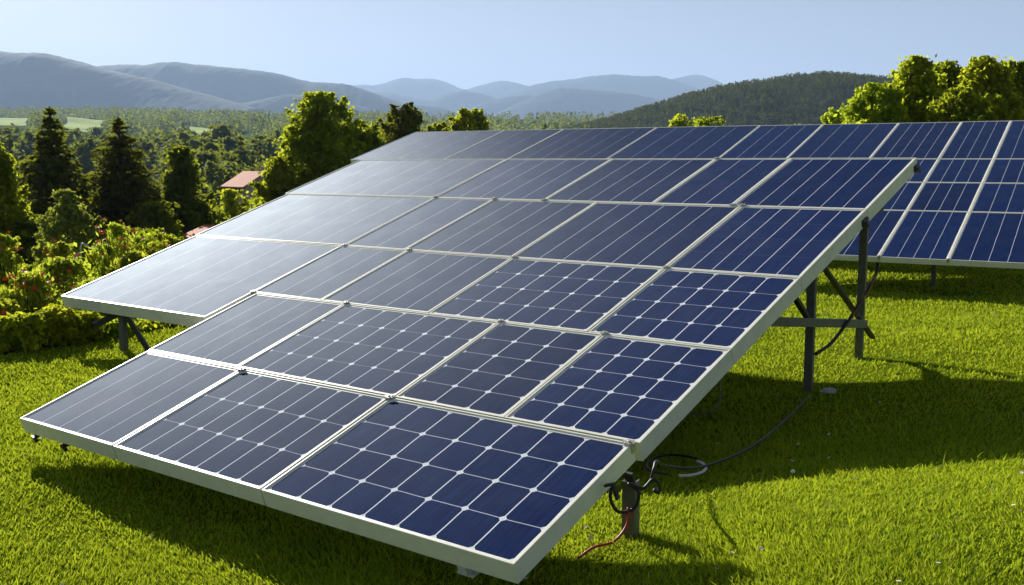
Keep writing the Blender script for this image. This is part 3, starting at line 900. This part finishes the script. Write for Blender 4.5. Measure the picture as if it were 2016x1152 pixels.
x, y, h = upto(868, 241, 66)
broad_tree('round_tree', 'tiny green crown between the brownish and the yellow green round trees', 'tree', x, y, h, span(42, 66), top_part(34, 66, h), 'leaf_green', 40, 2600, .17, 'round', .1, 111)
for px, py, dd, ww, lab, mt in ((1338, 225, 60, 46, 'small yellow green treetop just over the rear array, left of the bluish bush', 'leaf_spring'), (1392, 230, 64, 62, 'low green bush tops just over the rear array in front of the hill', 'leaf_green'),
                            (1640, 214, 46, 40, 'thin loose treetop left of the bright tree group', 'leaf_spring'), (1668, 222, 48, 36, 'small loose treetop touching the bright tree group', 'leaf_green')):
    x, y, h = upto(px, py, dd)
    broad_tree('small_tree', lab, 'tree', x, y, h, span(ww, dd), top_part(46, dd, h), mt, 40, 3000, .11, 'round', .25, int(px))
RT = [(1722, 166, 30, 110, 'leftmost tree of the bright group at the right, lowest and roundest', 0), (1795, 112, 31, 130, 'tallest pointed tree of the bright group behind the rear array', 0), (1850, 122, 33, 110, 'tree between the two highest tops of the bright group', 1),
      (1928, 112, 31, 130, 'bright green tree second from the right edge behind the rear array', 0), (1990, 122, 32, 120, 'bright tree of the group cut by the right edge of the photo', 1), (1885, 175, 29, 110, 'low tree filling the dip of the bright group behind the rear array', 1)]
for i, (px, py, dd, ww, lab, k) in enumerate(RT):
    x, y, h = upto(px, py, dd)
    broad_tree('broadleaf_tree', lab, 'tree', x, y, h, span(ww * 1.55, dd), top_part(190, dd, h), ['leaf_spring', 'leaf_green'][k], 170, 20000, .09, 'cone' if i in (1, 3) else 'dome', .14, 200 + i, 'bright trees behind the rear array', 24)
# darker filling trees behind the garden on the left
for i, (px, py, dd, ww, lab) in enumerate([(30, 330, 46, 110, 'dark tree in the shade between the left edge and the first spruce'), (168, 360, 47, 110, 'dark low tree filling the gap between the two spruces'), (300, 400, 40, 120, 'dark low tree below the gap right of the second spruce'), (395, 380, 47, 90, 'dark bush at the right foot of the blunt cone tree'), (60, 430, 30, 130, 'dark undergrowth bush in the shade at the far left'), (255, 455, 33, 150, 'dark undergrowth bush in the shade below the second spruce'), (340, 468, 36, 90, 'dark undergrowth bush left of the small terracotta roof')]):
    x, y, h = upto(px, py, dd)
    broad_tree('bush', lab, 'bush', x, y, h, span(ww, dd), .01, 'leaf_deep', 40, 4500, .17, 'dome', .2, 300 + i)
x, y, h = upto(124, 374, 22)
broad_tree('round_shrub', 'round pale olive shrub in front of the left spruce', 'shrub', x, y, h, span(132, 22), .01, 'leaf_olive', 110, 13000, .058, 'dome', .10, 320)
for i, (px, py, dd, ww, lab) in enumerate([(455, 374, 52, 90, 'bright yellow green shrub below the house with the red roof'), (508, 378, 50, 90, 'bright shrub touching the array edge under the red roof'), (425, 410, 50, 70, 'light green shrub left of the bright shrubs by the array edge')]):
    x, y, h = upto(px, py, dd)
    broad_tree('shrub', lab, 'shrub', x, y, h, span(ww, dd), .01, 'leaf_spring', 40, 3500, .16, 'dome', .2, 330 + i)

# ------------------------------------------------------------------ flower bed
HEDGE = [(-60, 706, 626), (10, 703, 622), (62, 698, 618), (112, 690, 616), (160, 680, 618), (205, 670, 624), (300, 652, 628), (352, 645, 626), (402, 640, 622)]
HLAB = ['hedge clump cut by the left edge of the photo', 'first full hedge clump from the left edge, beside the lawn', 'rounded hedge clump under the red flowers, third along the lawn', 'brightest hedge clump in the middle of the bed\'s front', 'hedge clump below the tip of the overhanging panel', 'last sunny hedge clump left of the slanted rack leg', 'hedge clump right of the slanted rack leg', 'shaded hedge clump behind the rack leg under the array', 'dark hedge clump hidden deepest under the array']
for i, (px, pyb, pyt) in enumerate(HEDGE):
    dd = 2.0 / math.tan(math.atan2(pyb - 576.0, FPX) + PITCH) + .35
    x = bearing(px, pyb) * dd; y = dd
    h = (height_at(pyt, dd) - gz(x, y)) * random.uniform(.85, 1.25)
    root = empty('hedge_shrub', (x, y, gz(x, y)), (0, 0, random.uniform(0, 6)))
    tag(root, HLAB[i], 'hedge', 'low hedge along the lawn')
    me, cs = crown_mesh('foliage', 'hedge', h, span(82, dd) * 1.3, .0, 45, 4200, .04, 'dome', .22, 400 + i)
    link(bpy.data.objects.new('foliage', me), root)
    trunk_mesh(h * .6, .012, cs, 10, i).build('stem', M['bark'], root)
# one bloom of each colour
def bloom_mesh(name, mat, r, seed):
    R = random.Random(seed)
    mb = MB()
    for ringi, (n, rr, up) in enumerate(((6, 1.0, .15), (5, .72, .45), (3, .4, .8))):
        for k in range(n):
            a = 2 * math.pi * (k + R.uniform(-.2, .2)) / n + ringi
            c, s = math.cos(a), math.sin(a)
            def P(rad, lat, z): return (r * (rad * c - lat * s), r * (rad * s + lat * c), r * z)
            mb.add([P(.1, 0, up * .3), P(rr * .6, -.42 * rr, up), P(rr, 0, up * 1.15 + .1), P(rr * .6, .42 * rr, up)], [(0, 1, 2, 3)])
    me = bpy.data.meshes.new(name); me.from_pydata(mb.v, [], mb.f); me.materials.append(M[mat]); me.update()
    return me
BLOOM = [bloom_mesh('flower', m, .04, i) for i, m in enumerate(('petal_red', 'petal_orange', 'petal_pink', 'petal_yellow'))]
BED = [  # column, top row, bottom row, distance, width, blooms, mix, label
    (12, 452, 560, 14.5, 90, 6, (0, 1, 3), 'tall leggy rose bush with few orange blooms at the left edge'),
    (60, 530, 640, 12.6, 120, 10, (0, 0, 1, 2), 'low rose bush with pale red blooms behind the first hedge clumps'),
    (130, 500, 600, 13.6, 120, 8, (0, 2, 1), 'rose bush with scattered red blooms in the middle of the bed'),
    (190, 545, 640, 12.8, 110, 6, (0, 1, 2), 'low green bush with a few red blooms next to the overhanging panel'),
    (120, 470, 560, 15.4, 70, 7, (0, 1), 'thin upright rose with red blooms in front of the round olive shrub'),
    (232, 432, 560, 15.6, 120, 16, (1, 0, 1, 3), 'tallest rose bush full of orange and red blooms'),
    (290, 450, 560, 16.2, 110, 11, (1, 3, 1, 0), 'rose bush with yellow and orange blooms near the array edge'),
    (262, 490, 570, 14.8, 110, 2, (3,), 'plain leafy bush below the tallest rose bush'),
    (335, 455, 540, 17.0, 80, 5, (1, 3), 'small rose bush with yellow sprays beside the array edge'),
    (30, 520, 600, 15.0, 120, 3, (0, 1), 'leafy green bush behind the low rose at the left'),
    (10, 590, 660, 12.0, 100, 4, (1, 2, 0), 'low leafy bush with orange blooms at the left edge behind the hedge'),
    (150, 590, 650, 12.4, 110, 4, (0, 2), 'low bush with single red bloom just behind the brightest hedge clump'),
    (230, 580, 650, 12.9, 100, 3, (2, 1), 'bushy green plant shaded by the overhanging panel'),
    (345, 466, 530, 17.5, 50, 4, (0, 1), 'last rose sprig against the array edge left of the terracotta roof')]
for i, (px, pyt, pyb, dd, ww, nb, mixc, lab) in enumerate(BED):
    x = bearing(px, pyb) * dd; y = dd
    g = gz(x, y)
    h = max(.35, height_at(pyt, dd) - g)
    wd = span(ww, dd)
    root = empty('rose_bush', (x, y, g)); tag(root, lab, 'rose bush', 'bushes of the flower bed')
    me, cs = crown_mesh('foliage', 'rose_leaf', h * .93, wd * 1.1, .0, 60, 2600, .048, 'dome', .30, 450 + i, sprig=i % 2 == 1)
    link(bpy.data.objects.new('foliage', me), root)
    R = random.Random(500 + i)
    st = MB()
    tips = []
    nb = int(nb * 1.7) + 2
    for k in range(nb + 5):
        a = R.uniform(0, 2 * math.pi); rr = wd * .5 * math.sqrt(R.uniform(.02, 1)); 
        zt = h * R.uniform(.62, 1.02) * (1 - .35 * (rr / (wd * .5)) ** 2)
        tip = Vector((rr * math.cos(a), rr * math.sin(a), zt))
        st.tube([(tip.x * .2, tip.y * .2, 0), (tip.x * .7, tip.y * .7, zt * .6), tuple(tip)], [.008, .006, .004], 4)
        tips.append(tip)
    st.build('stem', M['bark'], root)
    for k in range(nb):
        c = mixc[k % len(mixc)]
        fo = bpy.data.objects.new('flower', BLOOM[c]); link(fo, root)
        t = tips[k]
        fo.location = (t.x, t.y - .05 - .1 * R.random(), t.z + .03); fo.rotation_euler = (R.uniform(.1, 1.1), R.uniform(-.5, .5), R.uniform(0, 6))
        s = R.uniform(.75, 1.3); fo.scale = (s, s, s)
# thin pale pipe rail behind the roses
x0, y0 = stand(148, 18); x1, y1 = stand(190, 18)
z = height_at(488, 18)
cable('thin white bent pipe behind the roses in front of the dark trees', [(x0, y0, z - .35), (x0 + .02, y0, z + .05), (x0 + .12, y0, z + .04), ((x0 + x1) / 2, y0, z), (x1, y1, z + .01), (x1 + .03, y1, z - .35)], .012, 'white_plastic', 8, 'pipe_rail', 'pipe rail')

# ------------------------------------------------------------------ houses
def house(label, px, dist, w, d, wall_h, roof_h, rot, z, ov=.5, full=True):
    x, y = stand(px, dist)
    root = empty('house', (x, y, z), (0, 0, rot)); tag(root, label, 'house', None)
    mb = MB(); mb.box((-w / 2, -d / 2, -3), (w / 2, d / 2, wall_h))
    mb.add([(-w / 2 + .01, -d / 2 + .01, wall_h), (-w / 2 + .01, d / 2 - .01, wall_h), (-w / 2 + .01, 0, wall_h + roof_h * .9)], [(0, 2, 1)])
    mb.add([(w / 2 - .01, -d / 2 + .01, wall_h), (w / 2 - .01, d / 2 - .01, wall_h), (w / 2 - .01, 0, wall_h + roof_h * .9)], [(0, 1, 2)])
    mb.build('wall', M['wall'], root)
    rb = MB()
    for sg in (-1, 1):
        e = Vector((0, sg * (d / 2 + ov), wall_h - ov * roof_h / (d / 2))); r_ = Vector((0, 0, wall_h + roof_h))
        nn = Vector((0, -sg * (e.z - r_.z), abs(e.y))).normalized() * .14
        for k in range(8):
            pass
        a = [(-w / 2 - ov, e.y, e.z), (w / 2 + ov, e.y, e.z), (w / 2 + ov, 0, r_.z), (-w / 2 - ov, 0, r_.z)]
        rb.hexa([Vector(p) for p in a] + [Vector(p) + Vector((0, 0, .18 if full else .06)) for p in a])
    ro = rb.build('roof', M['roof'], root)
    if not full: return root
    cb = MB(); cb.box((w * .2, .3, wall_h + roof_h * .5), (w * .2 + .5, .8, wall_h + roof_h + .7)); cb.build('chimney', M['wall'], ro)
    for wx in (-w * .28, w * .05, w * .32):
        f = MB()
        f.box((wx - .5, -d / 2 - .06, .9), (wx + .5, -d / 2 - .002, 2.1))
        fo = f.build('window', M['white_plastic'], root)
        g = MB(); g.box((wx - .42, -d / 2 - .075, .98), (wx + .42, -d / 2 - .062, 2.02)); g.build('pane', M['glass'], fo)
    return root
zr = height_at(340, 130)
house('house with a large red tiled roof among trees left of the big green tree', 500, 130, 4.6, 5.6, 2.0, 1.6, -.80, zr - 3.6)
zr2 = height_at(445, 38)
house('small garden house with only its terracotta roof showing over the array edge', 434, 38, 2.3, 2.0, 1.3, .36, -.75, zr2 - 1.72, .14, False)

# ------------------------------------------------------------------ valley woods, fields and villages
def field(label, px0, px1, d0, d1, col):
    m, nt, out = new_mat('meadow')
    pos = node(nt, 'ShaderNodeNewGeometry').outputs['Position']
    p = node(nt, 'ShaderNodeBsdfPrincipled', i_Roughness=.95); p.inputs['Specular IOR Level'].default_value = .05
    nt.links.new(mix_col(nt, noise_n(nt, .03, 5, pos, .7), tuple(c * .75 for c in col), tuple(c * 1.2 for c in col)), p.inputs['Base Color'])
    nt.links.new(p.outputs[0], out.inputs['Surface'])
    nx, ny = 24, 24
    co = np.zeros((ny, nx, 3))
    for j, t in enumerate(np.linspace(0, 1, ny)):
        for i, s in enumerate(np.linspace(0, 1, nx)):
            dist = d0 + (d1 - d0) * t
            ss = s + .08 * math.sin(5 * t + px0)
            co[j, i, :2] = bearing(px0 + (px1 - px0) * ss) * dist, dist
    co[..., 2] = ground(co[..., 0], co[..., 1]) + 1.2
    i, j = np.meshgrid(np.arange(ny - 1), np.arange(nx - 1), indexing='ij')
    f = np.stack([i * nx + j, i * nx + j + 1, (i + 1) * nx + j + 1, (i + 1) * nx + j], -1).reshape(-1, 4)
    o = link(bpy.data.objects.new('field', array_mesh('field', co.reshape(-1, 3), f, m, True)))
    tag(o, label, kind='structure')
FIELDS = [(-40, 62, 1120, 1480, 'sunny yellow green meadow at the left edge below the ridge'), (130, 205, 1000, 1320, 'sunny meadow between the two spruce tops'), (378, 440, 900, 1250, 'small bright meadow among the woods left of the big tree'), (470, 520, 640, 760, 'small pale clearing left of the big tree')]
for a, b, c, d, lab in FIELDS:
    field(lab, a, b, c, d, (.24, .34, .008))
def in_field(px, dist):
    return any(a - 6 < px < b + 6 and c * .58 < dist < d for a, b, c, d, _ in FIELDS)

PROTO = []
for i, (mat, shape, ar, n) in enumerate((('wood', 'round', .95, 1900), ('wood', 'dome', .8, 1900), ('wood', 'round', .9, 1900), ('wood', 'cone', .6, 1600))):
    me, cs = crown_mesh('crown', mat, 1.0, ar, .05, 40, n, .058, shape, .2, 600 + i)
    tm = trunk_mesh(.8, .02, cs, 5, i); t = bpy.data.meshes.new('trunk'); t.from_pydata(tm.v, [], tm.f); t.materials.append(M['bark'])
    PROTO.append((me, t))
for i in range(2):
    me, mb = conifer_crown('fir', 1.0, .42, 14, 8, 10, .045, 650 + i)
    t = bpy.data.meshes.new('trunk'); t.from_pydata(mb.v, [], mb.f); t.materials.append(M['bark'])
    PROTO.append((me, t))
def valley_tree(k, px, py_top, dist, label, group, cat='tree', h=None):
    x, y = stand(px, dist); g = gz(x, y)
    if h is None: h = max(3.0, height_at(py_top, dist) - g)
    root = empty('fir_tree' if k >= 4 else 'valley_tree', (x, y, g - .2), (0, 0, random.uniform(0, 6)))
    root.scale = (h * random.uniform(.9, 1.15), h * random.uniform(.9, 1.15), h)
    for me, nm in zip(PROTO[k], ('crown', 'trunk')):
        o = bpy.data.objects.new(nm, me); COL.objects.link(o); o.parent = root
    return tag(root, label, cat, group)
GV = 'trees of the valley woods'
for k, px, py, dd, lab in [(2, 425, 296, 190, 'round light topped tree in the valley, left of the double crown'), (2, 455, 296, 200, 'rounded valley tree at the right half of the double crown'), (0, 440, 318, 150, 'dark round tree just left of the red roofed house'), (1, 440, 247, 330, 'tall dark crown rising alone in the valley, below the small meadow'), (0, 500, 268, 300, 'dark pointed valley tree beside the big tree\'s left edge'), (0, 522, 275, 290, 'blue green tree against the big tree\'s left edge'), (3, 480, 292, 240, 'small light cone tree in front of the dark pointed valley tree'), (1, 400, 300, 170, 'olive tree above the blunt cone tree\'s right shoulder'), (0, 470, 330, 170, 'low dark tree touching the red roof\'s left end'), (2, 515, 318, 180, 'pale green tree right above the red roof')]:
    valley_tree(k, px, py, dd, lab, GV)
R = random.Random(5)
cnt = 0
while cnt < 230:
    dist = R.uniform(120, 620); px = R.uniform(-30, 720) if R.random() < .9 else R.uniform(720, 2050)
    if in_field(px, dist) or (430 < px < 540 and dist < 145): continue
    h = R.uniform(8, 17)
    top = 320 - 2016 * ((gz(*stand(px, dist)) - CAMZ + h) / dist)
    if dist < 200 and top < 330: continue
    k = R.choice([0, 0, 1, 1, 2, 3, 4, 5])
    valley_tree(k, px, 0, dist, 'dark pointed fir in the valley woods beyond the garden' if k >= 4 else 'rounded tree in the valley woods beyond the garden', 'firs of the valley woods' if k >= 4 else GV, 'fir tree' if k >= 4 else 'tree', h)
    cnt += 1

def forest(label, spots, mat, seed, conif=.5):
    """Far woods as one mass of leafy crowns and pointed firs."""
    R = np.random.default_rng(seed)
    Vv, Ff, nv = [], [], 0
    for x, y, z, h in spots:
        fir = R.uniform() < conif
        n = 44 if fir else 84
        u = R.uniform(0, 1, n)
        if fir: pr = (1 - u) * .24 + .02
        else: pr = np.sqrt(np.maximum(0, 1 - (2 * u - .9) ** 2 / 1.3)) * .42
        a = R.uniform(0, 2 * math.pi, n); rad = pr * h * R.uniform(.45, 1, n) ** .5
        c = np.stack([x + rad * np.cos(a), y + rad * np.sin(a), z + (u * .95 + .02) * h], 1)
        d = np.stack([np.cos(a), np.sin(a), (u - .3) * 1.3], 1) + R.normal(size=(n, 3)) * .35
        s = R.uniform(.7, 1.3, n) * h * (.11 if fir else .115)
        v, f = leaf_cards(c, d, s, 1.3)
        Vv.append(v); Ff.append(f + nv); nv += len(v)
    me = array_mesh('forest', np.vstack(Vv), np.vstack(Ff), M[mat])
    o = link(bpy.data.objects.new('forest', me))
    tag(o, label, kind='stuff')
spots = []
while len(spots) < 3600:
    dist = 480 + 1500 * R.random() ** 1.2
    px = R.uniform(-60, 800) if R.random() < .68 else R.uniform(800, 2080)
    if in_field(px, dist): continue
    x, y = stand(px, dist)
    if fbm(np.array([x / 160.0]), np.array([y / 160.0]), 3, 77)[0] < .40: continue
    spots.append((x, y, gz(x, y) - .5, R.uniform(9, 19)))
forest('dark green woods covering the far side of the valley', spots, 'wood', 1, .45)
# forest on the right hill
spots = []
hh, hw_ = hill_right.shape[:2]
while len(spots) < 9500:
    j = R.randrange(2, int(hh * .56)); i = R.randrange(1, hw_ - 1)
    p = hill_right[j, i] + (hill_right[j, i + 1] - hill_right[j, i]) * R.random()
    q = hill_right[j + 1, i] - hill_right[j, i]
    p = p + q * R.random()
    if p[2] < 22: continue
    spots.append((p[0], p[1], p[2] - 1.0, R.uniform(3.5, 7)))
forest('conifer forest covering the right hill', spots, 'fir', 2, .8)
# small far farm buildings below the ridges
VL = 'white farm buildings at the foot of the ridges'
for i, (px, dist, ln) in enumerate([(352, 2300, 40), (366, 2320, 26), (398, 2350, 44), (415, 2360, 22), (505, 2300, 30)]):
    x, y = stand(px, dist); g = gz(x, y)
    root = empty('farm_building', (x, y, g + 14), (0, 0, R.uniform(-.3, .3))); tag(root, 'long white farm building at the foot of the blue ridge', 'farm building', VL)
    mb = MB(); mb.box((-ln / 2, -6, -20), (ln / 2, 6, 5)); mb.build('wall', M['white_plastic'], root)
    rb = MB(); rb.hexa([Vector(p) for p in ((-ln / 2 - 1, -7, 4.8), (ln / 2 + 1, -7, 4.8), (ln / 2 + 1, 7, 4.8), (-ln / 2 - 1, 7, 4.8), (-ln / 2 - 1, -.3, 9), (ln / 2 + 1, -.3, 9), (ln / 2 + 1, .3, 9), (-ln / 2 - 1, .3, 9))])
    rb.build('roof', M['white_plastic'], root)

# ------------------------------------------------------------------ lawn grass
def lawn_limit(x, y):
    """True where mown lawn grows (keeps grass out of the flower bed)."""
    y = np.maximum(y, .5)
    px = 1008 + x / y * 2000
    py = 320 + 2.0 / y * 2016
    edge = np.interp(px, [-200, 0, 120, 210, 400, 700], [722, 705, 686, 668, 642, 600])
    return (py > edge) | (px > 700)
def grass(n, r0, r1, seed):
    R = np.random.default_rng(seed)
    az = np.where(R.uniform(size=n) < .80, R.uniform(-.56, .56, n), R.choice([-1, 1], n) * R.uniform(.56, 1.25, n)); r = np.exp(R.uniform(math.log(r0), math.log(r1), n))
    x, y = r * np.sin(az), r * np.cos(az)
    dens = fbm(x * 2.2, y * 2.2, 3, 21)
    k = lawn_limit(x, y) & (R.uniform(size=n) < .35 + 1.1 * dens)
    x, y, r, dens = x[k], y[k], r[k], dens[k]; n = len(x)
    z = ground(x, y) - .004
    tall = fbm(x * 1.3 + 5, y * 1.3, 3, 31)
    h = (.015 + .028 * np.clip(tall - .25, 0, 1) + .022 * R.uniform(size=n) ** 4) * (1 + .02 * r)
    h *= np.where(R.uniform(size=n) < .02, 2.1, 1.0)
    wd = .0028 * (r / 4) ** .85 * R.uniform(.7, 1.4, n) * np.where(np.abs(np.arctan2(x, y)) > .56, 1.9, 1.0)
    fld = fbm(x * .9, y * .9, 2, 41) * 6.28 * 2
    a = fld + R.normal(size=n) * 1.3
    lean = R.uniform(.2, 1.0, n) * h
    dx, dy = np.cos(a), np.sin(a)
    b = R.uniform(0, 6.28, n)
    sx, sy = np.cos(b) * wd, np.sin(b) * wd
    v = np.zeros((n, 5, 3))
    v[:, 0] = np.stack([x - sx, y - sy, z], 1); v[:, 1] = np.stack([x + sx, y + sy, z], 1)
    mx, my, mz = x + dx * lean * .35, y + dy * lean * .35, z + h * .6
    v[:, 2] = np.stack([mx + sx * .75, my + sy * .75, mz], 1); v[:, 3] = np.stack([mx - sx * .75, my - sy * .75, mz], 1)
    v[:, 4] = np.stack([x + dx * lean, y + dy * lean, z + h], 1)
    base = (np.arange(n) * 5)[:, None]
    tri = np.concatenate([base + [0, 1, 2], base + [0, 2, 3], base + [3, 2, 4]], 1).reshape(-1, 3)
    me = array_mesh('grass', v.reshape(-1, 3), tri, M['grass'])
    o = link(bpy.data.objects.new('grass', me))
    tag(o, 'short bright green lawn grass around the solar panels', 'grass', kind='stuff')
grass(580000, 3.0, 30.0, 3)

# daisies
dm = MB()
for k in range(9):
    a = 2 * math.pi * k / 9; c, s = math.cos(a), math.sin(a)
    dm.add([(.002 * c, .002 * s, .0), (.012 * c - .004 * s, .012 * s + .004 * c, .001), (.016 * c, .016 * s, .003), (.012 * c + .004 * s, .012 * s - .004 * c, .001)], [(0, 1, 2, 3)])
dmesh = bpy.data.meshes.new('daisy'); dmesh.from_pydata(dm.v, [], dm.f); dmesh.materials.append(M['daisy'])
cm = MB(); cm.tube([(0, 0, -.045), (.002, 0, -.02), (0, 0, .001)], [.0012, .0012, .0045], 6)
cmesh = bpy.data.meshes.new('stem'); cmesh.from_pydata(cm.v, [], cm.f); cmesh.materials.append(M['petal_yellow'])
R = random.Random(9)
cnt = 0
while cnt < 70:
    az = R.uniform(-.5, .5); r = math.exp(R.uniform(math.log(3.9), math.log(14)))
    x, y = r * math.sin(az), r * math.cos(az)
    if not bool(lawn_limit(np.array([x]), np.array([y]))[0]): continue
    if abs(x) < 1.2 and R.random() < .6: continue
    o = bpy.data.objects.new('daisy', dmesh); COL.objects.link(o)
    o.location = (x, y, gz(x, y) + .05); s = R.uniform(.4, .75) * (1 + .04 * r); o.scale = (s, s, s)
    o.rotation_euler = (R.uniform(-.5, .5), R.uniform(-.5, .5), R.uniform(0, 6))
    tag(o, 'tiny white daisy standing in the lawn grass', 'daisy', 'daisies scattered over the lawn')
    c = bpy.data.objects.new('stem', cmesh); COL.objects.link(c); c.parent = o
    cnt += 1

# ------------------------------------------------------------------ air
hm = bpy.data.materials.new('haze'); hm.use_nodes = True
hn = hm.node_tree; hn.nodes.clear()
ho = hn.nodes.new('ShaderNodeOutputMaterial'); hv = hn.nodes.new('ShaderNodeVolumePrincipled')
hv.inputs['Color'].default_value = (.47, .66, .97, 1)
hv.inputs['Density'].default_value = 1.15e-4
hv.inputs['Anisotropy'].default_value = .15
hn.links.new(hv.outputs[0], ho.inputs['Volume'])
hb = MB(); hb.box((-26000, -26000, -40), (26000, 26000, 1250))
haze = hb.build('haze', hm); tag(haze, 'thin blue summer haze over the valley', kind='stuff')
